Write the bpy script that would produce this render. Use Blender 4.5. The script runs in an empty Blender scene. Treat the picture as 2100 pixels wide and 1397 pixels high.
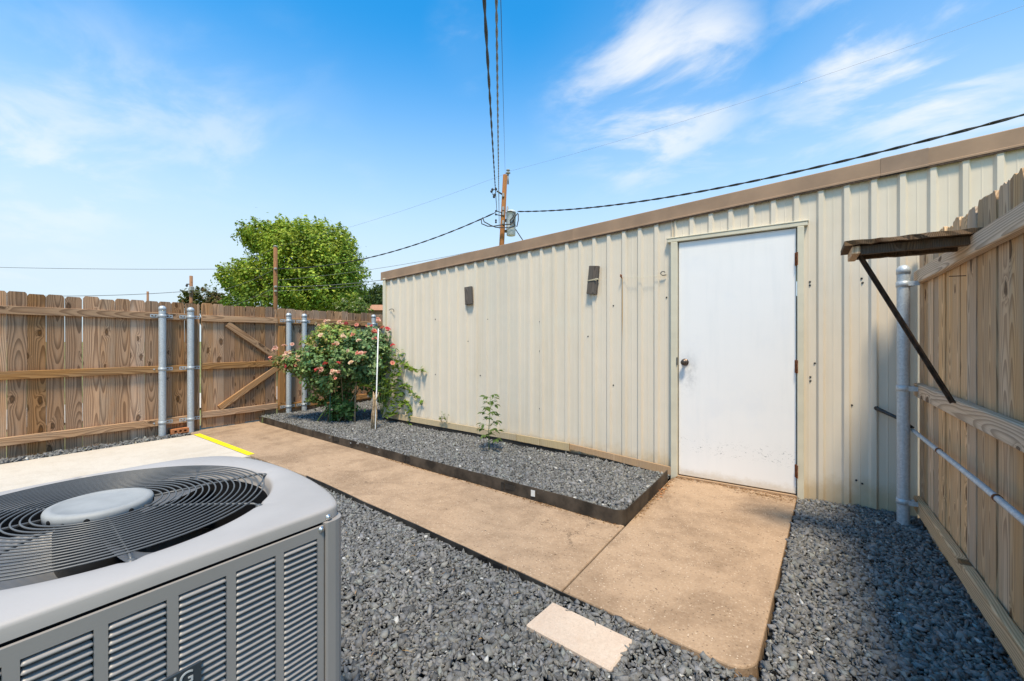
import bpy, math, random
import numpy as np
from mathutils import Vector, Matrix, noise as mnoise

random.seed(7)
RNG = np.random.default_rng(11)
S = bpy.context.scene
COL = S.collection

# ------------------------------------------------------------------ camera
CAMH, YAW, FPX, CX, CY = 1.236, math.radians(34.5), 871.0, 1050.0, 698.5
cam_d = bpy.data.cameras.new('camera')
cam = bpy.data.objects.new('camera', cam_d)
COL.objects.link(cam)
cam.location = (0, 0, CAMH)
cam.rotation_euler = (math.radians(90), 0, YAW)
cam_d.sensor_width = 36.0
cam_d.lens = 36.0 * FPX / 2100.0
cam_d.clip_start = 0.02
cam_d.clip_end = 2000
S.camera = cam

# ------------------------------------------------------------------ world and sun
LDIR = Vector((-0.235, 0.37, -0.90)).normalized()          # the way the sunlight travels
SUN_EL = math.asin(-LDIR.z)
SUN_AZ = math.atan2(-LDIR.x, -LDIR.y)
W = bpy.data.worlds.new('World')
S.world = W
W.use_nodes = True


class NT:
    """small helper for writing node trees"""
    def __init__(self, tree):
        self.t = tree
        self.t.nodes.clear()

    def n(self, typ, ins=None, **props):
        nd = self.t.nodes.new(typ)
        for k, v in props.items():
            setattr(nd, k, v)
        for k, v in (ins or {}).items():
            sock = nd.inputs[k]
            if hasattr(v, 'is_output') or isinstance(v, bpy.types.NodeSocket):
                self.t.links.new(v, sock)
            else:
                sock.default_value = v
        return nd

    def math(self, op, a, b=None, c=None, clamp=False):
        nd = self.n('ShaderNodeMath', operation=op)
        nd.use_clamp = clamp
        for i, v in enumerate((a, b, c)):
            if v is None:
                continue
            if isinstance(v, bpy.types.NodeSocket):
                self.t.links.new(v, nd.inputs[i])
            else:
                nd.inputs[i].default_value = v
        return nd.outputs[0]

    def vmath(self, op, a, b=None):
        nd = self.n('ShaderNodeVectorMath', operation=op)
        for i, v in enumerate((a, b)):
            if v is None:
                continue
            if isinstance(v, bpy.types.NodeSocket):
                self.t.links.new(v, nd.inputs[i])
            else:
                nd.inputs[i].default_value = v
        return nd.outputs['Value'] if op in ('DOT_PRODUCT', 'LENGTH', 'DISTANCE') else nd.outputs['Vector']

    def mix(self, fac, a, b, mode='MIX'):
        nd = self.n('ShaderNodeMix', data_type='RGBA', blend_type=mode)
        for sock, v in ((nd.inputs[0], fac), (nd.inputs[6], a), (nd.inputs[7], b)):
            if isinstance(v, bpy.types.NodeSocket):
                self.t.links.new(v, sock)
            elif isinstance(v, (int, float)):
                sock.default_value = v
            else:
                sock.default_value = (*v[:3], 1)
        return nd.outputs[2]

    def ramp(self, fac, stops, interp='LINEAR'):
        nd = self.n('ShaderNodeValToRGB', {'Fac': fac})
        cr = nd.color_ramp
        cr.interpolation = interp
        while len(cr.elements) < len(stops):
            cr.elements.new(0.5)
        for e, (p, c) in zip(cr.elements, stops):
            e.position = p
            e.color = (c, c, c, 1) if isinstance(c, (int, float)) else (*c[:3], 1)
        return nd.outputs['Color']

    def smooth(self, v, a, b, lo=0.0, hi=1.0):
        nd = self.n('ShaderNodeMapRange', {'Value': v, 'From Min': a, 'From Max': b, 'To Min': lo, 'To Max': hi},
                    interpolation_type='SMOOTHSTEP')
        return nd.outputs[0]

    def noise(self, vec, scale, detail=4, rough=0.55, dist=0.0):
        return self.n('ShaderNodeTexNoise', {'Vector': vec, 'Scale': scale, 'Detail': detail, 'Roughness': rough, 'Distortion': dist})


def pix_dir(px, py):
    r = Vector((math.cos(YAW), math.sin(YAW), 0))
    d = Vector((-math.sin(YAW), math.cos(YAW), 0))
    return r * ((px - CX) / FPX) + d + Vector((0, 0, (CY - py) / FPX))


OX, OY = 2.2, -11.0


def build_world():
    w = NT(W.node_tree)
    sky = w.n('ShaderNodeTexSky', sky_type='NISHITA')
    sky.sun_disc = False
    sky.sun_elevation = SUN_EL
    sky.sun_rotation = SUN_AZ
    sky.altitude = 100
    sky.air_density = 1.0
    sky.dust_density = 0.6
    sky.ozone_density = 2.5
    hs = w.n('ShaderNodeHueSaturation', {'Color': sky.outputs[0], 'Hue': 0.485, 'Saturation': 1.42, 'Value': 1.12})
    tint = w.mix(1.0, hs.outputs[0], (0.62, 1.34, 1.62), 'MULTIPLY')
    tc = w.n('ShaderNodeTexCoord')
    dirv = tc.outputs['Generated']
    sep = w.n('ShaderNodeSeparateXYZ', {0: dirv})
    z = w.math('ADD', w.math('MAXIMUM', sep.outputs[2], 0.0), 0.12)
    px = w.math('DIVIDE', sep.outputs[0], z)
    py = w.math('DIVIDE', sep.outputs[1], z)
    pl = w.n('ShaderNodeCombineXYZ', {0: px, 1: py, 2: 0.0}).outputs[0]
    # wisps: stretched fractal noise on a flat cloud layer
    rot = w.n('ShaderNodeMapping', {'Vector': pl, 'Location': (OX, OY, 0), 'Rotation': (0, 0, math.radians(35)), 'Scale': (1.0, 1.45, 1.0)})
    n1 = w.noise(rot.outputs[0], 1.9, 9, 0.58, 0.35).outputs[0]
    n2 = w.noise(pl, 0.55, 3, 0.5, 0.2).outputs[0]
    wisp = w.smooth(n1, 0.41, 0.66)
    # cloud banks: where wisps gather
    banks = [((1340, 185), 0.27, 0.9), ((1210, 205), 0.13, .7), ((1430, 130), 0.16, .9), ((1340, 285), 0.13, .6), ((1840, 60), 0.24, 1.0), ((1930, 140), 0.20, .85),
             ((1620, 275), 0.13, .45), ((190, 240), 0.22, .42), ((60, 315), 0.20, .50), ((430, 255), 0.18, .35),
             ((960, 90), 0.10, .35), ((-500, 90), 0.45, .3), ((2700, 200), 0.45, .8)]
    acc = None
    for (bx, by), rad, amp in banks:
        c = pix_dir(bx, by).normalized()
        d = w.vmath('DISTANCE', dirv, tuple(c))
        m = w.smooth(d, rad, rad * 0.1, 0.0, amp)
        acc = m if acc is None else w.math('MAXIMUM', acc, m)
    gen = w.smooth(n2, 0.58, 0.75, 0.0, 0.30)
    acc = w.math('MAXIMUM', acc, gen)
    fac = w.math('MULTIPLY', acc, w.math('ADD', w.math('MULTIPLY', wisp, 0.96), 0.10), clamp=True)
        # pale air low over the horizon
    hz = w.smooth(sep.outputs[2], 0.62, 0.08, 0.0, 0.95)
    col = w.mix(hz, tint, (3.7, 4.6, 5.9))
    col = w.mix(fac, col, (5.0, 5.45, 6.3))
    bg = w.n('ShaderNodeBackground', {'Color': col, 'Strength': 0.148})
    out = w.n('ShaderNodeOutputWorld')
    w.t.links.new(bg.outputs[0], out.inputs[0])


build_world()
sun_d = bpy.data.lights.new('sun', 'SUN')
sun_d.energy = 4.1
sun_d.angle = math.radians(10.0)
sun_d.color = (1.0, 0.90, 0.76)
sun = bpy.data.objects.new('sun', sun_d)
COL.objects.link(sun)
sun.location = (3, -6, 12)
sun.rotation_euler = LDIR.to_track_quat('-Z', 'Y').to_euler()
S.view_settings.view_transform = 'Standard'
S.view_settings.look = 'None'
S.view_settings.gamma = 1
S.view_settings.use_curve_mapping = False
S.view_settings.exposure = 0.36
S.view_settings.use_white_balance = True
S.view_settings.white_balance_temperature = 7500
S.view_settings.white_balance_tint = 8
S.render.engine = 'CYCLES'


# ------------------------------------------------------------------ geometry helpers
def ray_y(px, py, Y):
    v = pix_dir(px, py)
    return Vector((0, 0, CAMH)) + v * (Y / v.y)


def ray_x(px, py, X):
    v = pix_dir(px, py)
    return Vector((0, 0, CAMH)) + v * (X / v.x)


def ray_z(px, py, Z=0.0):
    v = pix_dir(px, py)
    return Vector((0, 0, CAMH)) + v * ((Z - CAMH) / v.z)


def ray_d(px, py, D):
    return Vector((0, 0, CAMH)) + pix_dir(px, py) * D


def tag(o, label=None, cat=None, group=None, kind=None):
    if label: o['label'] = label
    if cat: o['category'] = cat
    if group: o['group'] = group
    if kind: o['kind'] = kind
    return o


def empty(name, loc, label, cat, group=None):
    o = bpy.data.objects.new(name, None)
    o.empty_display_size = 0.1
    o.location = loc
    COL.objects.link(o)
    return tag(o, label, cat, group)


def abs_loc(o):
    v = Vector((0, 0, 0))
    while o is not None:
        v = v + o.location
        o = o.parent
    return v


def link(o, parent=None):
    COL.objects.link(o)
    if parent is not None:
        o.parent = parent
    return o


class MB:
    """collects vertices and faces in world space; build() makes one mesh object"""
    def __init__(self):
        self.v, self.f, self.m, self.sm = [], [], [], []
        self.mi, self.smooth = 0, False

    def add(self, verts, faces):
        b = len(self.v)
        self.v += [tuple(p) for p in verts]
        for f in faces:
            self.f.append(tuple(b + i for i in f))
            self.m.append(self.mi)
            self.sm.append(self.smooth)

    def box(self, c, size, M=None):
        x, y, z = (s / 2 for s in size)
        pts = [Vector(p) for p in ((-x, -y, -z), (x, -y, -z), (x, y, -z), (-x, y, -z), (-x, -y, z), (x, -y, z), (x, y, z), (-x, y, z))]
        c = Vector(c)
        pts = [(M @ p if M is not None else p) + c for p in pts]
        self.add(pts, [(3, 2, 1, 0), (4, 5, 6, 7), (0, 1, 5, 4), (1, 2, 6, 5), (2, 3, 7, 6), (3, 0, 4, 7)])

    def bbox(self, a, b):
        self.box([(p + q) / 2 for p, q in zip(a, b)], [abs(q - p) for p, q in zip(a, b)])

    def cbox(self, c, size, ch, M=None):
        """box with chamfered edges"""
        h = [s / 2 for s in size]
        ch = min(ch, *(x * .49 for x in h))
        pts, idx = [], {}
        for sx in (-1, 1):
            for sy in (-1, 1):
                for sz in (-1, 1):
                    s = (sx, sy, sz)
                    for ax in range(3):
                        p = [s[i] * (h[i] if i == ax else h[i] - ch) for i in range(3)]
                        idx[s, ax] = len(pts)
                        pts.append(Vector(p))
        fs = []
        for ax in range(3):
            a, b = (ax + 1) % 3, (ax + 2) % 3
            for sg in (-1, 1):
                q = []
                for u, v in ((-1, -1), (1, -1), (1, 1), (-1, 1)):
                    s = [0, 0, 0]; s[ax] = sg; s[a] = u; s[b] = v
                    q.append(idx[tuple(s), ax])
                fs.append(tuple(q if sg > 0 else reversed(q)))
            for u in (-1, 1):
                for v in (-1, 1):
                    s0 = [0, 0, 0]; s0[ax] = -1; s0[a] = u; s0[b] = v
                    s1 = list(s0); s1[ax] = 1
                    q = [idx[tuple(s0), a], idx[tuple(s1), a], idx[tuple(s1), b], idx[tuple(s0), b]]
                    fs.append(tuple(q if u * v < 0 else reversed(q)))
        for sx in (-1, 1):
            for sy in (-1, 1):
                for sz in (-1, 1):
                    s = (sx, sy, sz)
                    q = [idx[s, 0], idx[s, 1], idx[s, 2]]
                    fs.append(tuple(q if sx * sy * sz > 0 else reversed(q)))
        c = Vector(c)
        self.add([(M @ p if M is not None else p) + c for p in pts], fs)

    def tube(self, pts, r, n=8, cap=True):
        pts = [Vector(p) for p in pts]
        rs = r if isinstance(r, (list, tuple)) else [r] * len(pts)
        rings, ref = [], None
        for i, p in enumerate(pts):
            t = (pts[min(i + 1, len(pts) - 1)] - pts[max(i - 1, 0)]).normalized()
            if ref is None:
                ref = Vector((0, 0, 1)) if abs(t.z) < .9 else Vector((1, 0, 0))
            u = (ref - t * ref.dot(t)).normalized()
            ref = u
            w = t.cross(u)
            rings.append([p + (u * math.cos(2 * math.pi * k / n) + w * math.sin(2 * math.pi * k / n)) * rs[i] for k in range(n)])
        vs = [q for rg in rings for q in rg]
        fs = []
        for i in range(len(rings) - 1):
            for k in range(n):
                a, b = i * n + k, i * n + (k + 1) % n
                fs.append((a, b, b + n, a + n))
        if cap:
            fs.append(tuple(reversed(range(n))))
            fs.append(tuple(range(len(vs) - n, len(vs))))
        self.add(vs, fs)

    def lathe(self, prof, c=(0, 0, 0), n=24, M=None, cap=True):
        """prof: (radius, height) pairs turned about local z"""
        c = Vector(c)
        vs = []
        for r, h in prof:
            for k in range(n):
                p = Vector((r * math.cos(2 * math.pi * k / n), r * math.sin(2 * math.pi * k / n), h))
                vs.append((M @ p if M is not None else p) + c)
        fs = []
        for i in range(len(prof) - 1):
            for k in range(n):
                a, b = i * n + k, i * n + (k + 1) % n
                fs.append((a, b, b + n, a + n))
        if cap:
            fs.append(tuple(reversed(range(n))))
            fs.append(tuple(range(len(vs) - n, len(vs))))
        self.add(vs, fs)

    def prism(self, poly, z0, z1):
        """poly: xy outline, anticlockwise; extruded from z0 to z1"""
        n = len(poly)
        vs = [(p[0], p[1], z0) for p in poly] + [(p[0], p[1], z1) for p in poly]
        fs = [tuple(reversed(range(n))), tuple(range(n, 2 * n))]
        fs += [(i, (i + 1) % n, (i + 1) % n + n, i + n) for i in range(n)]
        self.add(vs, fs)

    def build(self, name, mats, parent=None, origin=None):
        if origin is None:
            origin = Vector([sum(p[i] for p in self.v) / max(1, len(self.v)) for i in range(3)])
        origin = Vector(origin)
        me = bpy.data.meshes.new(name)
        me.from_pydata([tuple(Vector(p) - origin) for p in self.v], [], self.f)
        for m in (mats if isinstance(mats, (list, tuple)) else [mats]):
            me.materials.append(m)
        me.polygons.foreach_set('material_index', self.m)
        me.polygons.foreach_set('use_smooth', self.sm)
        me.update()
        o = bpy.data.objects.new(name, me)
        link(o, parent)
        o.location = origin - (abs_loc(parent) if parent is not None else Vector((0, 0, 0)))
        return o


def np_mesh(name, V, F, mat, parent=None, cols=None, origin=(0, 0, 0)):
    """big triangle meshes straight from numpy arrays"""
    V = np.asarray(V, dtype=np.float32) - np.asarray(origin, dtype=np.float32)
    F = np.asarray(F, dtype=np.int32)
    me = bpy.data.meshes.new(name)
    me.vertices.add(len(V))
    me.vertices.foreach_set('co', V.ravel())
    me.loops.add(F.size)
    me.loops.foreach_set('vertex_index', F.ravel())
    me.polygons.add(len(F))
    me.polygons.foreach_set('loop_start', np.arange(0, F.size, F.shape[1], dtype=np.int32))
    me.polygons.foreach_set('loop_total', np.full(len(F), F.shape[1], dtype=np.int32))
    if cols is not None:
        at = me.color_attributes.new('tone', 'FLOAT_COLOR', 'POINT')
        c4 = np.ones((len(V), 4), dtype=np.float32)
        c4[:, :3] = cols
        at.data.foreach_set('color', c4.ravel())
    me.update(calc_edges=True)
    me.validate()
    me.materials.append(mat)
    o = bpy.data.objects.new(name, me)
    link(o, parent)
    o.location = Vector(origin) - (abs_loc(parent) if parent is not None else Vector((0, 0, 0)))
    return o


# ------------------------------------------------------------------ materials
def new_mat(name):
    m = bpy.data.materials.new(name)
    m.use_nodes = True
    return m, NT(m.node_tree)


def finish(t, color, rough=0.7, metal=0.0, bump=None, bump_str=0.3, bump_dist=0.01, spec=0.4):
    ins = {'Base Color': color if isinstance(color, bpy.types.NodeSocket) else (*color[:3], 1), 'Roughness': rough, 'Metallic': metal, 'Specular IOR Level': spec}
    b = t.n('ShaderNodeBsdfPrincipled', ins)
    if bump is not None:
        bn = t.n('ShaderNodeBump', {'Height': bump, 'Strength': bump_str, 'Distance': bump_dist})
        t.t.links.new(bn.outputs[0], b.inputs['Normal'])
    o = t.n('ShaderNodeOutputMaterial')
    t.t.links.new(b.outputs[0], o.inputs[0])


def simple(name, col, rough=0.6, metal=0.0, var=0.12, scale=12.0, spec=0.4, bump=0.0, bscale=None):
    m, t = new_mat(name)
    tc = t.n('ShaderNodeTexCoord')
    n = t.noise(tc.outputs['Object'], scale, 5).outputs[0]
    c = t.mix(t.smooth(n, 0.3, 0.7), tuple(x * (1 - var) for x in col), tuple(min(1, x * (1 + var)) for x in col))
    h = t.noise(tc.outputs['Object'], bscale or scale * 6, 4).outputs[0] if bump else None
    finish(t, c, rough, metal, h, bump, 0.004, spec)
    return m


def wood(name, light, dark, grey, grey_amt=0.4, knots=0.5, ring=0.0075, vary=0.35, bstr=0.35):
    """flat-sawn board: growth rings cut lengthwise, cathedral arches, knots, grey weathering; grain runs along local z"""
    m, t = new_mat(name)
    tc = t.n('ShaderNodeTexCoord')
    rnd = t.n('ShaderNodeObjectInfo').outputs['Random']
    rnd2 = t.math('FRACT', t.math('MULTIPLY', rnd, 17.31))
    rnd3 = t.math('FRACT', t.math('MULTIPLY', rnd, 53.77))
    sp = t.n('ShaderNodeSeparateXYZ', {0: tc.outputs['Object']})
    x, y, z = sp.outputs
    zo = t.math('ADD', z, t.math('MULTIPLY', rnd, 41.0))
    xo = t.math('ADD', x, t.math('MULTIPLY', rnd2, 23.0))
    # knots
    kv = t.n('ShaderNodeCombineXYZ', {0: t.math('MULTIPLY', xo, 8.5), 1: t.math('MULTIPLY', zo, 3.6), 2: 0.0}).outputs[0]
    kvn = t.vmath('ADD', kv, t.n('ShaderNodeVectorMath', {0: t.vmath('SUBTRACT', t.noise(kv, 2.6, 3).outputs['Color'], (.5, .5, .5)), 3: 0.30}, operation='SCALE').outputs[0])
    vor = t.n('ShaderNodeTexVoronoi', {'Vector': kvn, 'Scale': 1.0, 'Randomness': 0.9}, voronoi_dimensions='2D')
    kd = vor.outputs['Distance']
    kcs = t.n('ShaderNodeSeparateColor', {0: vor.outputs['Color']})
    kc = kcs.outputs[0]
    kd = t.math('DIVIDE', kd, t.math('ADD', 0.45, t.math('MULTIPLY', kcs.outputs[1], 0.95)))
    kon = t.math('GREATER_THAN', kc, 1.0 - knots)
    swell = t.math('MULTIPLY', t.math('EXPONENT', t.math('MULTIPLY', t.math('MULTIPLY', kd, kd), -26.0)), kon)
    # rings around a pith lying behind the board
    wobv = t.n('ShaderNodeCombineXYZ', {0: t.math('MULTIPLY', xo, 6.0), 1: t.math('MULTIPLY', zo, 1.1), 2: rnd3}).outputs[0]
    wob = t.noise(wobv, 1.0, 3, 0.5).outputs[0]
    wob2 = t.noise(t.n('ShaderNodeCombineXYZ', {0: 3.3, 1: t.math('MULTIPLY', zo, 0.55), 2: rnd2}).outputs[0], 1.0, 2).outputs[0]
    u = t.math('ADD', x, t.math('MULTIPLY', t.math('SUBTRACT', rnd3, 0.5), 0.10))
    depth = t.math('ADD', 0.02, t.math('MULTIPLY', t.math('SUBTRACT', wob2, 0.3), 0.22))
    depth = t.math('ADD', depth, t.math('MULTIPLY', y, 1.0))
    r = t.math('SQRT', t.math('ADD', t.math('MULTIPLY', u, u), t.math('MULTIPLY', depth, depth)))
    r = t.math('ADD', r, t.math('MULTIPLY', wob, 0.022))
    r = t.math('ADD', r, t.math('MULTIPLY', swell, 0.034))
    ph = t.math('FRACT', t.math('DIVIDE', r, ring))
    late = t.smooth(ph, 0.25, 0.92)
    late = t.math('MULTIPLY', late, t.smooth(ph, 1.0, 0.94))
    # fibre streaks
    fv = t.n('ShaderNodeCombineXYZ', {0: t.math('MULTIPLY', xo, 220.0), 1: t.math('MULTIPLY', y, 220.0), 2: t.math('MULTIPLY', zo, 5.0)}).outputs[0]
    fib = t.noise(fv, 1.0, 3, 0.6).outputs[0]
    # broad weathering
    bv = t.n('ShaderNodeCombineXYZ', {0: t.math('MULTIPLY', xo, 9.0), 1: 0.0, 2: t.math('MULTIPLY', zo, 1.6)}).outputs[0]
    broad = t.noise(bv, 1.0, 4, 0.6).outputs[0]
    lateamt = t.math('MULTIPLY', late, t.math('ADD', 0.35, t.math('MULTIPLY', broad, 0.75)))
    c = t.mix(lateamt, light, dark)
    g = t.math('MULTIPLY', t.smooth(broad, 0.36, 0.64), t.math('ADD', grey_amt * 0.55, t.math('MULTIPLY', rnd3, grey_amt)))
    c = t.mix(g, c, t.mix(lateamt, grey, tuple(q * 0.42 for q in grey)))
    c = t.mix(t.smooth(fib, 0.35, 0.75, 0.0, 0.45), c, tuple(q * 0.45 for q in light))
    kring = t.math('MULTIPLY', kon, t.smooth(kd, 0.17, 0.10))
    kcore = t.math('MULTIPLY', kon, t.smooth(kd, 0.09, 0.02))
    c = t.mix(t.math('MULTIPLY', kring, 0.8), c, (0.055, 0.026, 0.012))
    c = t.mix(t.math('MULTIPLY', kcore, 0.7), c, (0.20, 0.10, 0.045))
    bright = t.math('ADD', 1.0 - vary * 0.5, t.math('MULTIPLY', rnd2, vary))
    hsv = t.n('ShaderNodeHueSaturation', {'Color': c, 'Value': bright, 'Saturation': t.math('ADD', 0.85, t.math('MULTIPLY', rnd, 0.3))})
    h = t.math('ADD', t.math('MULTIPLY', late, 0.5), fib)
    finish(t, hsv.outputs[0], 0.85, 0.0, h, bstr, 0.003, 0.2)
    return m


def concrete(name, base, dark, speck, speck_amt=0.5, stain=0.5, coarse=160.0, crack=False):
    m, t = new_mat(name)
    g = t.n('ShaderNodeNewGeometry').outputs['Position']
    big = t.noise(g, 1.9, 10, 0.74, 0.3).outputs[0]
    mid = t.noise(g, 7.0, 5, 0.6).outputs[0]
    fine = t.noise(g, 90.0, 3, 0.7).outputs[0]
    c = t.mix(t.math('MULTIPLY', t.smooth(big, 0.42, 0.66), stain), base, dark)
    c = t.mix(t.smooth(mid, 0.45, 0.75, 0.0, 0.5), c, dark)
    agg = t.noise(g, 62.0, 4, 0.75).outputs[0]
    c = t.mix(t.smooth(agg, 0.52, 0.74, 0.0, speck_amt * .55), c, speck)
    c = t.mix(t.smooth(agg, 0.44, 0.28, 0.0, speck_amt * .7), c, tuple(q * 0.7 for q in dark))
    v = t.n('ShaderNodeTexVoronoi', {'Vector': g, 'Scale': coarse})
    vc = t.n('ShaderNodeSeparateColor', {0: v.outputs['Color']}).outputs[0]
    on = t.math('MULTIPLY', t.math('GREATER_THAN', vc, 0.86), t.smooth(v.outputs['Distance'], 0.34, 0.18))
    c = t.mix(t.math('MULTIPLY', on, speck_amt), c, speck)
    on2 = t.math('MULTIPLY', t.math('LESS_THAN', vc, 0.14), t.smooth(v.outputs['Distance'], 0.45, 0.2))
    c = t.mix(t.math('MULTIPLY', on2, speck_amt * 0.8), c, tuple(q * 0.45 for q in dark))
    c = t.mix(t.smooth(fine, 0.3, 0.7, 0.0, 0.30), c, tuple(q * 0.62 for q in base))
    if crack:
        gw = t.vmath('ADD', g, t.n('ShaderNodeVectorMath', {0: t.noise(g, 5.0, 6, 0.7).outputs['Color'], 3: 0.35}, operation='SCALE').outputs[0])
        ve = t.n('ShaderNodeTexVoronoi', {'Vector': gw, 'Scale': 0.62}, feature='DISTANCE_TO_EDGE')
        part_ = t.smooth(t.noise(g, 0.9, 2).outputs[0], 0.50, 0.58)
        c = t.mix(t.math('MULTIPLY', t.smooth(ve.outputs['Distance'], 0.0030, 0.0010, 0.0, 0.75), part_), c, (0.09, 0.06, 0.04))
    h = t.math('ADD', fine, t.math('MULTIPLY', on, 0.4))
    finish(t, c, 0.9, 0, h, 0.35, 0.004, 0.25)
    return m


def attr_mat(name, rough=0.8, trans=0.0, spec=0.3, bump=0.0):
    m, t = new_mat(name)
    a = t.n('ShaderNodeAttribute', attribute_name='tone')
    tc = t.n('ShaderNodeTexCoord')
    ins = {'Base Color': a.outputs['Color'], 'Roughness': rough, 'Specular IOR Level': spec}
    if bump:
        nn = t.noise(tc.outputs['Object'], 140.0, 4, 0.7)
        c = t.mix(t.smooth(nn.outputs[0], 0.3, 0.75, 0.0, 0.35), a.outputs['Color'], (0.30, 0.31, 0.32))
        ins['Base Color'] = c
    b = t.n('ShaderNodeBsdfPrincipled', ins)
    if bump:
        bn = t.n('ShaderNodeBump', {'Height': nn.outputs[0], 'Strength': bump, 'Distance': 0.004})
        t.t.links.new(bn.outputs[0], b.inputs['Normal'])
    out = t.n('ShaderNodeOutputMaterial')
    if trans:
        tr = t.n('ShaderNodeBsdfTranslucent', {'Color': t.mix(0.5, a.outputs['Color'], (0.30, 0.36, 0.03))})
        ms = t.n('ShaderNodeMixShader', {0: trans, 1: b.outputs[0], 2: tr.outputs[0]})
        t.t.links.new(ms.outputs[0], out.inputs[0])
    else:
        t.t.links.new(b.outputs[0], out.inputs[0])
    return m


def galvanised(name):
    m, t = new_mat(name)
    tc = t.n('ShaderNodeTexCoord')
    v = t.n('ShaderNodeTexVoronoi', {'Vector': tc.outputs['Object'], 'Scale': 90.0})
    vc = t.n('ShaderNodeSeparateColor', {0: v.outputs['Color']}).outputs[0]
    st = t.n('ShaderNodeMapping', {'Vector': tc.outputs['Object'], 'Scale': (30, 30, 3)})
    n = t.noise(st.outputs[0], 1.0, 4).outputs[0]
    c = t.mix(vc, (0.40, 0.44, 0.47), (0.52, 0.56, 0.59))
    c = t.mix(t.smooth(n, 0.45, 0.75, 0.0, 0.5), c, (0.33, 0.36, 0.38))
    finish(t, c, 0.5, 0.35, n, 0.05, 0.002, 0.4)
    return m


def wall_paint(name):
    """beige factory-painted sheet steel: dust, faint streaks, a rust run under the nail"""
    m, t = new_mat(name)
    g = t.n('ShaderNodeNewGeometry').outputs['Position']
    sp = t.n('ShaderNodeSeparateXYZ', {0: g})
    st = t.n('ShaderNodeMapping', {'Vector': g, 'Scale': (9, 9, 0.7)})
    streak = t.noise(st.outputs[0], 1.0, 5, 0.6).outputs[0]
    blot = t.noise(g, 1.7, 5, 0.6).outputs[0]
    c = t.mix(t.smooth(streak, 0.42, 0.72, 0.0, 0.55), (0.665, 0.585, 0.48), (0.585, 0.505, 0.395))
    c = t.mix(t.smooth(blot, 0.5, 0.75, 0.0, 0.4), c, (0.62, 0.585, 0.49))
    fine = t.noise(g, 60.0, 3, 0.7).outputs[0]
    spot = t.smooth(fine, 0.70, 0.78, 0.0, 0.35)
    c = t.mix(spot, c, (0.40, 0.33, 0.24))
    # splashed soil with its own ragged upper edge
    sn = t.noise(g, 5.0, 5, 0.7).outputs[0]
    edge = t.math('SUBTRACT', sp.outputs[2], t.math('MULTIPLY', sn, 0.32))
    c = t.mix(t.smooth(edge, 0.08, -0.12, 0.0, 0.7), c, (0.47, 0.34, 0.19))
    # rust run
    q = ray_y(1276, 570, 4.04)
    dx = t.math('ABSOLUTE', t.math('SUBTRACT', sp.outputs[0], q.x))
    rn = t.noise(t.n('ShaderNodeMapping', {'Vector': g, 'Scale': (60, 60, 4)}).outputs[0], 1.0, 3).outputs[0]
    run = t.math('MULTIPLY', t.smooth(dx, 0.010, 0.003), t.smooth(sp.outputs[2], 1.05, 1.5))
    run = t.math('MULTIPLY', run, t.math('LESS_THAN', sp.outputs[2], q.z + 0.004))
    run = t.math('MULTIPLY', run, t.smooth(rn, 0.2, 0.6, 0.3, 1.0))
    c = t.mix(t.math('MULTIPLY', run, 0.8), c, (0.42, 0.21, 0.05))
    h = t.noise(g, 2.2, 3).outputs[0]
    finish(t, c, 0.5, 0.0, h, 0.30, 0.02, 0.3)
    return m


def door_paint(name):
    m, t = new_mat(name)
    g = t.n('ShaderNodeNewGeometry').outputs['Position']
    sp = t.n('ShaderNodeSeparateXYZ', {0: g})
    st = t.n('ShaderNodeMapping', {'Vector': g, 'Scale': (16, 16, 1.4)})
    n = t.noise(st.outputs[0], 1.0, 5, 0.65).outputs[0]
    b = t.noise(g, 2.2, 5, 0.6).outputs[0]
    c = t.mix(t.smooth(n, 0.45, 0.75, 0.0, 0.5), (0.805, 0.785, 0.77), (0.735, 0.73, 0.725))
    c = t.mix(t.smooth(b, 0.5, 0.72, 0.0, 0.5), c, (0.725, 0.73, 0.75))
    # scuffs in the lower half
    sm = t.n('ShaderNodeMapping', {'Vector': g, 'Scale': (30, 30, 55)})
    sc = t.noise(sm.outputs[0], 1.0, 4, 0.75, 1.5).outputs[0]
    low = t.math('MULTIPLY', t.smooth(sp.outputs[2], 0.42, 0.30), t.smooth(sp.outputs[2], 0.20, 0.27))
    c = t.mix(t.math('MULTIPLY', t.smooth(sc, 0.60, 0.65), t.math('MULTIPLY', low, 0.75)), c, (0.16, 0.17, 0.18))
    sn = t.noise(g, 9.0, 5, 0.7).outputs[0]
    edge = t.math('SUBTRACT', sp.outputs[2], t.math('MULTIPLY', sn, 0.16))
    c = t.mix(t.smooth(edge, 0.03, -0.05, 0.0, 0.6), c, (0.55, 0.46, 0.34))
    # hand grime round the knob
    q = ray_y(1410, 765, 4.04)
    gd = t.vmath('DISTANCE', t.n('ShaderNodeMapping', {'Vector': g, 'Scale': (1.0, 1.0, 0.45)}).outputs[0], (q.x, 4.04, q.z * 0.45))
    gn = t.noise(g, 14.0, 5, 0.7).outputs[0]
    c = t.mix(t.math('MULTIPLY', t.smooth(gd, 0.13, 0.02), t.smooth(gn, 0.35, 0.75, 0.0, 0.55)), c, (0.36, 0.36, 0.37))
    sm2 = t.n('ShaderNodeMapping', {'Vector': g, 'Scale': (6, 6, 40), 'Rotation': (0, 0.15, 0)})
    sc2 = t.noise(sm2.outputs[0], 1.0, 5, 0.8, 0.8).outputs[0]
    c = t.mix(t.smooth(sc2, 0.70, 0.74, 0.0, 0.35), c, (0.45, 0.45, 0.45))
    h = t.noise(g, 4.0, 2).outputs[0]
    finish(t, c, 0.42, 0.0, h, 0.10, 0.02, 0.4)
    return m


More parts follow.
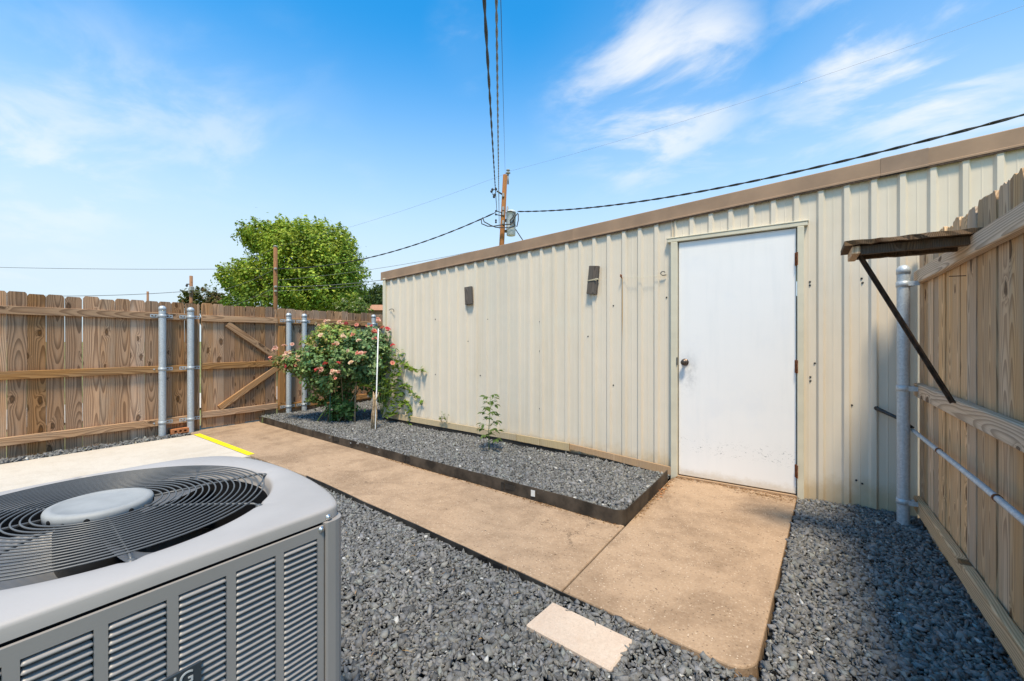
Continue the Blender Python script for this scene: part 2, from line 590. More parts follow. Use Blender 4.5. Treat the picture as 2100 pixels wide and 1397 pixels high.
M = {}
M['board'] = wood('weathered fence board', (0.47, 0.265, 0.145), (0.095, 0.040, 0.017), (0.41, 0.295, 0.21), 0.50, 0.34, 0.0125, 0.62)
M['rail'] = wood('fence rail timber', (0.50, 0.275, 0.135), (0.19, 0.085, 0.035), (0.40, 0.29, 0.20), 0.3, 0.22, 0.011, 0.3)
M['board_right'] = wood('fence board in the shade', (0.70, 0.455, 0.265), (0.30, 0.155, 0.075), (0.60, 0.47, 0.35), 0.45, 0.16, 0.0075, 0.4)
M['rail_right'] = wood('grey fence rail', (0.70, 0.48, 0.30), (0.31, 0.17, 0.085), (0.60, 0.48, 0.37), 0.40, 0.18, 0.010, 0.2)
M['old_wood'] = wood('rotten old wood', (0.17, 0.105, 0.06), (0.05, 0.03, 0.02), (0.15, 0.12, 0.10), 0.5, 0.2, 0.005, 0.2, 0.9)
M['grey_block'] = wood('silver grey wood offcut', (0.16, 0.13, 0.11), (0.06, 0.05, 0.045), (0.17, 0.155, 0.14), 0.8, 0.1, 0.006, 0.3)
M['base_pale'] = wood('pale base board', (0.56, 0.44, 0.28), (0.44, 0.31, 0.17), (0.54, 0.45, 0.33), 0.3, 0.1, 0.007, 0.12)
M['base_red'] = wood('tan base board', (0.47, 0.31, 0.19), (0.36, 0.21, 0.11), (0.47, 0.34, 0.24), 0.3, 0.1, 0.007, 0.12)
M['pole_wood'] = wood('utility pole timber', (0.34, 0.16, 0.075), (0.15, 0.065, 0.03), (0.27, 0.18, 0.12), 0.3, 0.1, 0.02, 0.3)
M['trunk'] = simple('bark', (0.13, 0.095, 0.07), 0.95, 0, 0.35, 14, 0.1, 0.8, 30)
M['stem'] = simple('rose cane', (0.20, 0.15, 0.085), 0.8, 0, 0.4, 20, 0.2)
M['green_stem'] = simple('green stem', (0.13, 0.20, 0.05), 0.6, 0, 0.3, 20, 0.3)
M['dead_stem'] = simple('dead stem', (0.40, 0.29, 0.18), 0.9, 0, 0.3, 30, 0.1, 0.5)
M['path'] = concrete('tan exposed aggregate concrete', (0.425, 0.288, 0.188), (0.235, 0.152, 0.095), (0.68, 0.53, 0.40), 0.80, 0.85, 80.0, True)
M['pad'] = concrete('pale poured concrete', (0.60, 0.535, 0.46), (0.49, 0.42, 0.34), (0.63, 0.57, 0.50), 0.25, 0.55, 220.0)
M['paver'] = concrete('pale concrete block', (0.60, 0.475, 0.38), (0.50, 0.36, 0.27), (0.70, 0.60, 0.52), 0.6, 0.45, 240.0)
def worn_paint():
    m, t = new_mat('worn yellow line paint')
    g = t.n('ShaderNodeNewGeometry').outputs['Position']
    n = t.noise(g, 55.0, 5, 0.75).outputs[0]
    b_ = t.noise(g, 4.0, 4, 0.6).outputs[0]
    c = t.mix(t.smooth(b_, 0.4, 0.7), (0.80, 0.66, 0.015), (0.70, 0.57, 0.03))
    c = t.mix(t.smooth(n, 0.60, 0.68, 0.0, 0.8), c, (0.55, 0.47, 0.36))
    finish(t, c, 0.75, 0, n, 0.3, 0.003, 0.3)
    return m


M['yellow'] = worn_paint()
M['gravel'] = attr_mat('crushed slate gravel', 0.8, 0, 0.3, 0.35)
M['soil'] = simple('dark soil under the gravel', (0.045, 0.045, 0.045), 0.95, 0, 0.4, 20, 0.1)
M['litter'] = attr_mat('dry leaf litter', 0.9, 0, 0.1)
M['leaf'] = attr_mat('leaf', 0.55, 0.40, 0.35)
M['leaf_far'] = attr_mat('tree leaf', 0.6, 0.42, 0.25)
M['petal'] = attr_mat('petal', 0.6, 0.25, 0.2)
M['edging'] = simple('black plastic edging', (0.022, 0.020, 0.018), 0.5, 0, 0.5, 9, 0.4, 0.2)
M['edging_dusty'] = simple('dusty brown edging', (0.050, 0.038, 0.028), 0.7, 0, 0.6, 7, 0.3, 0.3)
M['sticker'] = simple('white sticker', (0.6, 0.6, 0.58), 0.5, 0, 0.1, 30)
M['galv'] = galvanised('galvanised steel')
M['wall'] = wall_paint('beige sheet steel')
M['frame'] = simple('beige frame paint', (0.60, 0.545, 0.42), 0.45, 0, 0.06, 6, 0.4)
M['door'] = door_paint('white door paint')
M['brown_trim'] = simple('brown trim paint', (0.30, 0.19, 0.12), 0.5, 0, 0.14, 3, 0.4)
M['brown_dark'] = simple('faded brown trim paint', (0.26, 0.17, 0.115), 0.55, 0, 0.14, 5, 0.4)
M['roof_steel'] = simple('bare roof sheet', (0.50, 0.49, 0.46), 0.45, 0.3, 0.08, 3)
M['rust'] = simple('rust', (0.20, 0.070, 0.032), 0.85, 0.1, 0.4, 40, 0.2, 0.4)
M['dark_rust_lip_shade'] = simple('dark rusty iron and lip shade', (0.075, 0.048, 0.034), 0.75, 0.3, 0.4, 30, 0.3, 0.4)
M['bronze'] = simple('tarnished bronze', (0.13, 0.095, 0.075), 0.38, 0.8, 0.3, 30)
M['dark_metal'] = simple('dark metal', (0.05, 0.05, 0.052), 0.45, 0.6, 0.2, 30)
M['steel'] = simple('bright screw steel', (0.55, 0.56, 0.57), 0.32, 0.9, 0.1, 40)
M['shadow_gap'] = simple('black backing', (0.012, 0.012, 0.013), 0.8, 0, 0.2, 10, 0.1)
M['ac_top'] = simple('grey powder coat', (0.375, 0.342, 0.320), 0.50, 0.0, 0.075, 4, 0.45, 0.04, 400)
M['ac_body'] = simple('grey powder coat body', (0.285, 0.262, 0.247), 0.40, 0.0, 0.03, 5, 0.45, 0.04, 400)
M['grille'] = simple('dark grey coated wire', (0.10, 0.10, 0.10), 0.4, 0.0, 0.05, 20, 0.5)
M['hub'] = simple('grey plastic motor cap', (0.30, 0.30, 0.295), 0.6, 0.0, 0.06, 30, 0.4)
M['blade'] = simple('aluminium fan blade', (0.20, 0.20, 0.205), 0.5, 0.3, 0.1, 8)
M['badge'] = simple('slate badge', (0.045, 0.055, 0.065), 0.3, 0.2, 0.05, 30)
M['silver'] = simple('silver print', (0.70, 0.72, 0.74), 0.3, 0.5, 0.02, 30)
M['coil'] = simple('condenser coil', (0.16, 0.16, 0.16), 0.5, 0.5, 0.2, 40)
M['wire'] = simple('black cable jacket', (0.030, 0.028, 0.026), 0.6, 0, 0.2, 5)
M['wire_grey'] = simple('weathered aluminium cable', (0.20, 0.19, 0.175), 0.5, 0.4, 0.2, 5)
M['transformer'] = simple('pale grey tank paint', (0.52, 0.55, 0.56), 0.5, 0, 0.06, 4)
M['porcelain'] = simple('porcelain', (0.32, 0.32, 0.31), 0.3, 0, 0.1, 5)
M['brick'] = simple('orange clay brick', (0.46, 0.175, 0.075), 0.9, 0, 0.25, 25, 0.2, 0.6)
M['string'] = simple('cream string', (0.66, 0.60, 0.45), 0.9, 0, 0.1, 30)
M['white_stake'] = simple('white coated stake', (0.62, 0.63, 0.63), 0.5, 0, 0.1, 20)
M['green_stake'] = simple('green coated stake', (0.03, 0.09, 0.05), 0.4, 0, 0.1, 20)
M['house_wall'] = simple('far brick wall', (0.36, 0.24, 0.18), 0.9, 0, 0.15, 6)
M['house_roof'] = simple('terracotta shingle', (0.42, 0.21, 0.12), 0.9, 0, 0.2, 6, 0.2, 0.6)


def grass_mat():
    m, t = new_mat('dry lawn')
    g = t.n('ShaderNodeNewGeometry').outputs['Position']
    n = t.noise(g, 0.6, 6, 0.65).outputs[0]
    f = t.noise(g, 14.0, 4, 0.7).outputs[0]
    c = t.mix(t.smooth(n, 0.35, 0.65), (0.16, 0.19, 0.05), (0.30, 0.26, 0.13))
    c = t.mix(t.smooth(f, 0.35, 0.7, 0.0, 0.5), c, (0.09, 0.12, 0.03))
    finish(t, c, 0.95, 0, f, 0.6, 0.03, 0.1)
    return m


M['grass'] = grass_mat()

# ------------------------------------------------------------------ ground
WALL_Y = 4.064
b = MB(); b.add([(-600, -600, -0.13), (600, -600, -0.13), (600, 600, -0.13), (-600, 600, -0.13)], [(0, 1, 2, 3)])
tag(b.build('ground', M['grass'], None, (0, 0, -0.13)), kind='structure')
b = MB(); b.add([(-6.98, -6, -0.075), (0.80, -6, -0.075), (0.80, 4.2, -0.075), (-4.9, 4.2, -0.075), (-4.9, 8, -0.075), (-6.98, 8, -0.075)], [(0, 1, 2, 3, 4, 5)])
tag(b.build('yard_soil', M['soil'], None, (0, 0, -0.075)), kind='structure')
b = MB(); b.add([(-12.6, -40, -0.09), (-9.8, -40, -0.09), (-9.8, 60, -0.09), (-12.6, 60, -0.09)], [(0, 1, 2, 3)])
tag(b.build('alley', M['pad'], None, (0, 0, -0.09)), kind='structure')


def front_edge(x):      # near edge of the path, slightly skew to the wall
    return 1.80 + (-x - 0.25) * 0.1000


def bed_edge(x):        # far edge of the path = front of the gravel bed
    return 2.744 + (-x - 0.949) * 0.0682


def slab(name, poly, z1, mat, ch=0.008):
    """slab with a worn rounded arris"""
    n = len(poly)
    mb = MB()
    def inset(d):
        out = []
        for i in range(n):
            p0, p1, p2 = (Vector(poly[(i + k) % n]) for k in (-1, 0, 1))
            e1, e2 = (p1 - p0).normalized(), (p2 - p1).normalized()
            n1, n2 = Vector((-e1.y, e1.x)), Vector((-e2.y, e2.x))
            nn = (n1 + n2)
            nn = nn / max(0.3, nn.dot(n1)) if nn.length > 1e-6 else n1
            out.append(p1 + nn * d)
        return out
    rings = [(inset(0), -0.10), (inset(0), z1 - ch), (inset(ch * 0.3), z1 - ch * 0.3), (inset(ch), z1)]
    vs = [(p.x, p.y, z) for rg, z in rings for p in rg]
    fs = []
    for k in range(len(rings) - 1):
        for i in range(n):
            a, c = k * n + i, k * n + (i + 1) % n
            fs.append((a, c, c + n, a + n))
    fs.append(tuple(range((len(rings) - 1) * n, len(rings) * n)))
    mb.add(vs, fs)
    return tag(mb.build(name, mat, None, (0, 0, 0)), kind='structure')


JX = -0.985
path_poly = [(-7.25, front_edge(-5.0) - 0.03), (-3.62, front_edge(-3.62)), (JX - .004, front_edge(JX)), (JX - .004, bed_edge(JX) + 0.02), (-6.80, bed_edge(-6.80)), (-6.84, 3.43), (-7.25, 3.43)]
slab('path_slab', path_poly, 0.0, M['path'])
corner = []
for k in range(7):
    a = math.radians(-100 + k * 17)
    corner.append((-0.245 + 0.10 * math.cos(a), 1.905 + 0.10 * math.sin(a)))
door_poly = [(JX + .004, front_edge(JX))] + corner + [(-0.045, 4.04), (-0.955, 4.04), (-0.985, 3.9), (JX + .004, bed_edge(JX))]
slab('door_slab', door_poly, 0.0, M['path'])
slab('concrete_pad', [(-6.66, -4), (-4.92, -4), (-4.92, 2.20), (-6.63, 2.26)], -0.004, M['pad'])
b = MB(); b.add([(-6.60, 2.225, 0.003), (-4.93, 2.155, 0.003), (-4.93, 2.225, 0.003), (-6.60, 2.30, 0.003)], [(0, 1, 2, 3)])
tag(b.build('yellow_line', M['yellow'], None), kind='structure')
b = MB(); b.bbox((-1.66, -0.30, -0.08), (-0.70, 0.72, 0.02))
tag(b.build('equipment_pad', M['pad'], None), kind='structure')


# ------------------------------------------------------------------ gravel
def in_poly(x, y, poly):
    inside = np.zeros(len(x), bool)
    n = len(poly)
    for i in range(n):
        x0, y0 = poly[i]; x1, y1 = poly[(i + 1) % n]
        c = ((y0 > y) != (y1 > y)) & (x < (x1 - x0) * (y - y0) / (y1 - y0 + 1e-12) + x0)
        inside ^= c
    return inside


def chip_base():
    """crushed stone starts as a block whose corners are then knocked about"""
    v = np.array([(x, y, z) for x in (-1, 1) for y in (-1, 1) for z in (-1, 1)], float) * .78
    f = np.array([(0, 1, 3), (0, 3, 2), (4, 6, 7), (4, 7, 5), (0, 4, 5), (0, 5, 1), (2, 3, 7), (2, 7, 6), (0, 2, 6), (0, 6, 4), (1, 5, 7), (1, 7, 3)])
    return v, f


def rotmats(n, tilt):
    a = RNG.uniform(0, 2 * np.pi, n); b_ = RNG.normal(0, tilt, n); c = RNG.normal(0, tilt, n)
    ca, sa, cb, sb, cc, sc = np.cos(a), np.sin(a), np.cos(b_), np.sin(b_), np.cos(c), np.sin(c)
    R = np.empty((n, 3, 3))
    R[:, 0, 0] = ca * cb; R[:, 0, 1] = ca * sb * sc - sa * cc; R[:, 0, 2] = ca * sb * cc + sa * sc
    R[:, 1, 0] = sa * cb; R[:, 1, 1] = sa * sb * sc + ca * cc; R[:, 1, 2] = sa * sb * cc - ca * sc
    R[:, 2, 0] = -sb; R[:, 2, 1] = cb * sc; R[:, 2, 2] = cb * cc
    return R


def gravel(name, poly, zfun, step, size, layers=2, holes=()):
    xs = [p[0] for p in poly]; ys = [p[1] for p in poly]
    P = []
    for L in range(layers):
        gx, gy = np.meshgrid(np.arange(min(xs), max(xs), step), np.arange(min(ys), max(ys), step))
        x = gx.ravel() + RNG.uniform(-.5, .5, gx.size) * step + L * step * .5
        y = gy.ravel() + RNG.uniform(-.5, .5, gx.size) * step + L * step * .5
        k = in_poly(x, y, poly)
        for h in holes:
            k &= ~in_poly(x, y, h)
        if L > 0:
            k &= RNG.uniform(0, 1, len(x)) < 0.75
        x, y = x[k], y[k]
        z = zfun(x, y) - size * 0.9 + L * size * 0.55 + RNG.uniform(-.25, .25, len(x)) * size
        P.append(np.stack([x, y, z], 1))
    P = np.concatenate(P)
    n = len(P)
    v0, f0 = chip_base()
    shapes = []
    for k in range(40):
        v = v0 * RNG.uniform(0.55, 1.25, (8, 1)) + RNG.normal(0, 0.22, (8, 3))
        for _ in range(3):                                        # broken flat faces
            d = RNG.normal(0, 1, 3); d /= np.linalg.norm(d)
            h = RNG.uniform(0.55, 0.85)
            over = np.maximum(v @ d - h, 0)
            v = v - over[:, None] * d
        shapes.append(v)
    shapes = np.array(shapes)
    vs = shapes[RNG.integers(0, 40, n)]
    sc = np.clip(RNG.lognormal(-.05, 0.38, n), 0.4, 2.1)[:, None] * size * np.stack([np.ones(n) * 1.15, RNG.uniform(.60, .95, n), RNG.uniform(.34, .70, n)], 1)
    w = RNG.uniform(0, 1, n)
    sc[w < 0.032] *= 0.72
    vs = vs * sc[:, None, :]
    vs = np.einsum('nij,nkj->nki', rotmats(n, 0.50), vs) + P[:, None, :]
    F = (f0[None] + (np.arange(n) * 8)[:, None, None]).reshape(-1, 3)
    t = np.clip(RNG.normal(0.128, 0.044, n), 0.045, 0.29)
    cols = np.stack([t * 1.04, t * 1.0, t * RNG.uniform(.90, 1.02, n)], 1)
    cols[w < 0.018] = np.array([.48, .47, .45])
    k = (w > 0.018) & (w < 0.032)
    cols[k] = np.array([.27, .25, .20])
    k = (w > 0.04) & (w < 0.10)
    cols[k] = np.stack([t[k] * 1.25, t[k] * 1.3, t[k] * 1.2], 1)
    o = np_mesh(name, vs.reshape(-1, 3), F, M['gravel'], None, np.repeat(cols, 8, 0), origin=tuple(P.mean(0)))
    return tag(o, kind='stuff')


def flat(z):
    return lambda x, y: np.full(len(x), z) + 0.008 * np.sin(x * 5.1 + y * 3) * np.cos(y * 6.3 - x)


def yard_z(x, y):
    return -0.026 + 0.028 * np.clip((x + 1.5) / 1.1, 0, 1) + 0.005 * np.sin(x * 5.1 + y * 3) * np.cos(y * 6.3 - x)


def bed_z(x, y):
    s = np.clip((-x - 1.0) / 4.0, 0, 1)
    back = 0.02 + 0.065 * s
    v = np.clip((y - (2.744 + (-x - 0.949) * 0.0682)) / 1.1, 0, 1)
    return (0.078 - 0.01 * s) * (1 - v) + back * v + 0.010 * np.sin(x * 4.3) * np.cos(y * 5.7)


AC_HOLE = [(-1.66, -.30), (-.70, -.30), (-.70, .72), (-1.66, .72)]
PAVER_HOLE = [tuple(ray_z(px, py, .004).xy) for px, py in ((1130, 1236), (1294, 1313), (1250, 1366), (1087, 1284))]
near_poly = [(-4.9, 0.2), (-0.7, 0.2), (0.665, 0.2), (0.665, 1.78), (-0.10, 1.78)]
near_poly += [(x, front_edge(x) - 0.014) for x in (-0.25, -0.985, -2, -3.62, -4.9)]
gravel('gravel', near_poly, yard_z, 0.0170, 0.0122, 2, (AC_HOLE, PAVER_HOLE))
gravel('gravel', [(-0.13, 1.78), (0.665, 1.78), (0.665, 4.05), (-0.035, 4.05)], flat(0.003), 0.0170, 0.0122, 2)
gravel('gravel', [(-6.86, bed_edge(-6.86) + .02), (-1.12, bed_edge(-1.12) + .02), (-1.01, 2.80), (-1.01, 4.03), (-5.0, 4.03), (-5.0, 5.9), (-6.86, 5.9)], bed_z, 0.0190, 0.0136, 2)
gravel('gravel', [(-6.88, -0.6), (-6.67, -0.6), (-6.64, 2.20), (-6.88, 2.30)], flat(0.005), 0.0285, 0.0175, 2)
gravel('gravel', [(-4.9, -0.6), (-1.66, -0.6), (-1.66, 0.2), (-4.9, 0.2)], flat(-0.024), 0.036, 0.022, 1)


# ------------------------------------------------------------------ landscape edging
def strip(name, pts, z0, z1, mat, thick=0.006, parent=None):
    mb = MB()
    L = [Vector(p) for p in pts]
    vs, fs = [], []
    for i, p in enumerate(L):
        t = (L[min(i + 1, len(L) - 1)] - L[max(i - 1, 0)]).normalized()
        nn = Vector((-t.y, t.x)) * thick / 2
        za = z0(p.x) if callable(z0) else z0
        zb = z1(p.x) if callable(z1) else z1
        for s, z in ((-1, za), (1, za), (1, zb), (-1, zb)):
            vs.append((p.x + nn.x * s, p.y + nn.y * s, z))
    for i in range(len(L) - 1):
        a = i * 4
        for k in range(4):
            fs.append((a + k, a + (k + 1) % 4, a + 4 + (k + 1) % 4, a + 4 + k))
    fs += [(3, 2, 1, 0), tuple(range(len(vs) - 4, len(vs)))]
    mb.add(vs, fs)
    return mb.build(name, mat, parent)


def wav(x, k=0.004):
    return k * math.sin(x * 2.9 + 1) + k * .6 * math.sin(x * 7.1)


e = empty('bed_edging', (-3, 2.9, 0), 'tall dark edging strip between gravel bed and path, bent round beside the door slab', 'edging')
xs_ = np.linspace(-6.84, -3.05, 20)
strip('edging_strip', [(x, bed_edge(x) + 0.006 + wav(x)) for x in xs_], -0.01, lambda x: 0.085 + wav(x * 3, .003), M['edging_dusty'], parent=e)
xs_ = np.linspace(-3.22, -1.055, 14)
arc = [(-1.045 + .055 * math.cos(a), 2.815 + .065 * math.sin(a)) for a in np.radians([-70, -45, -20, 0])]
strip('edging_strip', [(x, bed_edge(x) + wav(x)) for x in xs_] + arc + [(-0.988, 3.1), (-0.984, 3.5), (-0.992, 3.86)], -0.01, lambda x: 0.100 + wav(x * 3, .002), M['edging_dusty'], parent=e)
for x in (-1.95, -3.22, -4.6):
    b = MB(); b.bbox((x - .05, bed_edge(x) - .006, .035), (x + .05, bed_edge(x) - .001, .072)); b.bbox((x - .09, bed_edge(x) - .005, .03), (x - .06, bed_edge(x) - .001, .08))
    b.build('joint_clip', M['edging'], e)
q = ray_y(1096, 1028, bed_edge(-2) - 0.006)
b = MB(); b.bbox((q.x - .018, bed_edge(q.x) - .010, .035), (q.x + .018, bed_edge(q.x) - .007, .082)); b.build('sticker', M['sticker'], e)

e = empty('path_edging', (-2, 1.95, 0), 'low black edging strip along the near edge of the tan path', 'edging')
for x0, x1 in ((-3.75, -1.335), (-1.325, -0.46)):
    xs_ = np.linspace(x0, x1, 16)
    strip('edging_strip', [(x, front_edge(x) - 0.012 + wav(x, .003)) for x in xs_], -0.08, lambda x: 0.003 - 0.012 * max(0, min(1, (x + 1.2) / .7)) + wav(x * 2, .002), M['edging'], parent=e)
for x in (-1.40, -1.52, -0.52):
    b = MB(); b.bbox((x - .03, front_edge(x) - .022, -.03), (x + .03, front_edge(x) - .017, -.008)); b.build('joint_clip', M['shadow_gap'], e)
o = strip('wall_edging', [(x, 4.022) for x in np.linspace(-5.02, -1.0, 12)], -0.02, lambda x: 0.125 * min(1, max(0, (-x - 1) / 4)) + 0.035, M['edging'])
tag(o, 'black edging strip along the foot of the metal shed behind the gravel bed', 'edging')

# ------------------------------------------------------------------ the metal shed
SX0, SX1, SY1 = -5.06, 2.9, 10.5
def eave(x): return 2.150 + 0.0565 * (x - SX0)
shed = empty('metal_shed', (SX0, WALL_Y, 0), 'long beige ribbed metal shed with brown roof trim and a white door', 'shed')
PITCH = 0.1562
DX0, DX1, DTOP = -0.993, -0.010, 2.165           # door opening with frame


def ribbed(x0, x1, zb, zt):
    """front wall sheet: flat pans and trapezoid ribs"""
    xs = [(x0, 0.0)]
    k0 = math.floor((x0 - 0.108) / PITCH) - 1
    for k in range(k0, k0 + 80):
        c = 0.108 + k * PITCH
        for dx, d in ((-.029, 0.0), (-.0145, .021), (.0145, .021), (.029, 0.0), (PITCH / 2 - .006, 0.0), (PITCH / 2, .0022), (PITCH / 2 + .006, 0.0)):
            if x0 < c + dx < x1:
                xs.append((c + dx, d))
    xs.append((x1, 0.0))
    mb = MB()
    vs, fs = [], []
    for x, d in xs:
        top = zt(x) if callable(zt) else zt
        vs += [(x, WALL_Y - d, zb), (x, WALL_Y - d, top)]
    for i in range(len(xs) - 1):
        fs.append((2 * i, 2 * i + 2, 2 * i + 3, 2 * i + 1))
    mb.add(vs, fs)
    return mb


edges = [SX0, -4.22, -3.30, -2.36, -1.42, DX0]
for i in range(len(edges) - 1):
    mb = ribbed(edges[i] - (0.0 if i == 0 else .012), edges[i + 1], 0.0, lambda x: eave(x))
    if i % 2:
        mb.v = [(p[0], p[1] - 0.0018, p[2]) for p in mb.v]
    mb.build('wall_panel', M['wall'], shed)
ribbed(DX0, DX1, DTOP - .03, lambda x: eave(x)).build('wall_panel', M['wall'], shed)
ribbed(DX1, 0.91, -0.06, lambda x: eave(x)).build('wall_panel', M['wall'], shed)
mb = ribbed(0.898, 1.84, -0.06, lambda x: eave(x)); mb.v = [(p[0], p[1] - .0018, p[2]) for p in mb.v]; mb.build('wall_panel', M['wall'], shed)
ribbed(1.84, SX1, -0.06, lambda x: eave(x)).build('wall_panel', M['wall'], shed)
b = MB()
b.bbox((SX0 + .001, WALL_Y + .002, -.1), (SX0 + .03, SY1, eave(SX0) - .01)); b.bbox((SX1 - .03, WALL_Y + .002, -.1), (SX1, SY1, eave(SX1) - .01)); b.bbox((SX0 + .03, SY1 - .03, -.1), (SX1 - .03, SY1, eave(SX0)))
b.build('rear_wall', M['frame'], shed)
b = MB()
b.add([(SX0 - .04, WALL_Y - .02, eave(SX0) + .06), (SX1, WALL_Y - .02, eave(SX1) + .06), (SX1, SY1, eave(SX1) + .06), (SX0 - .04, SY1, eave(SX0) + .06),
       (SX0 - .04, WALL_Y - .02, eave(SX0) + .02), (SX1, WALL_Y - .02, eave(SX1) + .02), (SX1, SY1, eave(SX1) + .02), (SX0 - .04, SY1, eave(SX0) + .02)],
      [(0, 1, 2, 3), (7, 6, 5, 4), (0, 4, 5, 1), (1, 5, 6, 2), (2, 6, 7, 3), (3, 7, 4, 0)])
b.build('roof', M['roof_steel'], shed)
# corner trim
b = MB(); b.bbox((SX0 - .004, WALL_Y - .026, 0.02), (SX0 + .055, WALL_Y + .05, eave(SX0) - .005)); b.build('corner_trim', M['frame'], shed)


def rake(x0, x1, dy, dz, mat):
    """brown roof-edge trim, folded profile swept along the sloping top of the wall"""
    y = WALL_Y - .0245 - dy
    prof = [(WALL_Y + .05, .092 + dz), (y + .004, .088 + dz), (y, .083 + dz), (y, -.020 - dz), (y - .006, -.024 - dz), (y - .006, -.036 - dz), (y + .006, -.036 - dz), (WALL_Y - .006, -.016)]
    mb = MB(); vs, fs = [], []
    n = len(prof)
    for x in (x0, x1):
        vs += [(x, p[0], eave(x) + p[1]) for p in prof]
    fs = [(i, i + n, (i + 1) % n + n, (i + 1) % n) for i in range(n)] + [tuple(range(n)), tuple(reversed(range(n, 2 * n)))]
    mb.add(vs, fs)
    return mb.build('rake_trim', mat, shed)


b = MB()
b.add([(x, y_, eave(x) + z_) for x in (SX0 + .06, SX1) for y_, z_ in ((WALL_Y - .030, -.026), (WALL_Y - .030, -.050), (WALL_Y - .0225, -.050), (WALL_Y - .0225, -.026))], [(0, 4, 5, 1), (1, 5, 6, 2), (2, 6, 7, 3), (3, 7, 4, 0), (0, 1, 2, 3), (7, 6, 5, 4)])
b.build('lip_shade_bar', M['dark_rust_lip_shade'], shed)  # added dark bar, its colour stands in for shade under the trim lip
rx = [ray_y(p, 330, WALL_Y - .05).x for p in (1807, 1906)]
rake(SX0 - .05, -2.0, 0, 0, M['brown_trim']); rake(-2.003, rx[0] + .05, .0015, .001, M['brown_trim'])
rake(rx[0], rx[1], .004, .003, M['brown_dark']); rake(rx[1] - .05, SX1, .001, .0005, M['brown_trim'])

# base boards nailed along the foot of the wall
def base_board(p0, p1, ztop0, ztop1, h0, h1, mat, y):
    mb = MB()
    x0, x1 = p0, p1
    vs = [(x0, y, ztop0 - h0), (x1, y, ztop1 - h1), (x1, y, ztop1), (x0, y, ztop0), (x0, y + .02, ztop0 - h0), (x1, y + .02, ztop1 - h1), (x1, y + .02, ztop1), (x0, y + .02, ztop0)]
    mb.add(vs, [(0, 1, 2, 3), (7, 6, 5, 4), (0, 4, 5, 1), (1, 5, 6, 2), (2, 6, 7, 3), (3, 7, 4, 0)])
    o = mb.build('base_board', mat, shed)
    return o


def zline(x): return 0.205 + (x + 5.0) * (0.156 - 0.205) / 2.97
base_board(-5.03, -3.27, zline(-5.03), zline(-3.27), .075, .070, M['base_pale'], 4.012)
base_board(-3.266, -2.70, zline(-3.266) - .004, zline(-2.70), .070, .070, M['base_pale'], 4.010)
base_board(-2.692, -2.03, zline(-2.692), zline(-2.03), .070, .078, M['base_pale'], 4.006)
base_board(-2.026, -0.995, zline(-2.03) - .006, .078, .050, .075, M['base_red'], 4.014)

# door frame and door
def D(px, py, y=WALL_Y): return ray_y(px, py, y)
fr = MB()
fr.cbox(((DX0 - .01 + -.944) / 2, 4.043, 1.045), (-.944 - (DX0 - .01), .062, 2.17), .004)
fr.build('door_jamb', M['frame'], shed)
fr = MB(); fr.cbox(((-.044 + DX1 + .012) / 2, 4.043, 1.045), (DX1 + .012 + .044, .062, 2.17), .004); fr.build('door_jamb', M['frame'], shed)
fr = MB(); fr.cbox((-.505, 4.044, 2.148), (1.060, .060, .034), .004); fr.cbox((-.505, 4.041, 2.169), (1.072, .062, .010), .003)
fr.build('door_header', M['frame'], shed)
fr = MB(); fr.bbox((-.944, 4.015, -.03), (-.044, 4.10, .012)); fr.build('door_sill', M['base_red'], shed)
door = MB(); door.cbox((-.494, 4.062, 1.073), (.889, .045, 2.105), .004)
door = door.build('door', M['door'], shed)
k = MB(); k.smooth = True
kc = ray_y(1404, 743, 4.02)
MK = Matrix.Rotation(math.radians(90), 3, 'X')
k.lathe([(.0, -.004), (.031, -.004), (.032, .004), (.026, .010), (.013, .014), (.012, .030), (.021, .036), (.027, .046), (.027, .054), (.021, .063), (.010, .066), (.004, .066)], (kc.x, 4.0395, kc.z), 24, MK)
k.build('knob', M['bronze'], door)
b = MB(); sp_ = ray_y(1387, 741, 4.01); b.bbox((-.950, 4.006, sp_.z - .035), (-.940, 4.0115, sp_.z + .035)); b.build('strike_plate', M['dark_metal'], door)
for py in (531, 752, 967):
    z = ray_y(1632, py, 4.02).z
    b = MB(); b.smooth = True
    b.tube([(-.046, 4.030, z - .055), (-.046, 4.030, z + .055)], .0075, 8)
    b.smooth = False
    b.bbox((-.060, 4.0362, z - .05), (-.047, 4.0392, z + .05)); b.bbox((-.044, 4.006, z - .05), (-.038, 4.0118, z + .05))
    b.build('hinge', M['rust'], door)
# wall screws
scr = [(1742, 604), (1747, 831), (1756, 985), (1768, 992), (1258, 627), (1258, 790), (1107, 660), (1107, 838), (893, 655), (893, 768), (820, 720), (1000, 655), (985, 770), (1661, 578), (1661, 585), (1662, 773), (1662, 781),
       (1767, 571), (1769, 580), (1367, 610), (1671, 745), (1016, 560), (1107, 720), (1206, 690), (960, 700)]
me_s = None
for px, py in scr:
    p = ray_y(px, py, WALL_Y - .002)
    if me_s is None:
        b = MB(); b.smooth = True
        b.lathe([(.0075, 0), (.0075, .002), (.0045, .0025), (.004, .006), (.001, .007)], tuple(p), 8, MK)
        o0 = b.build('screw', M['dark_metal'], shed, p); me_s = o0.data
    else:
        o0 = bpy.data.objects.new('screw', me_s); link(o0, shed); o0.location = p - abs_loc(shed)
# holes left in the header flashing
for px, py in ((1441, 485), (1478, 481)):
    p = ray_y(px, py, WALL_Y - .023)
    b = MB(); b.smooth = True
    pts = [p + Vector((.022 * math.cos(a), -.006, .006 * math.sin(2 * a))) for a in np.linspace(0, 5, 9)]
    b.tube(pts, .003, 5); b.build('bent_wire', M['dark_metal'], shed)

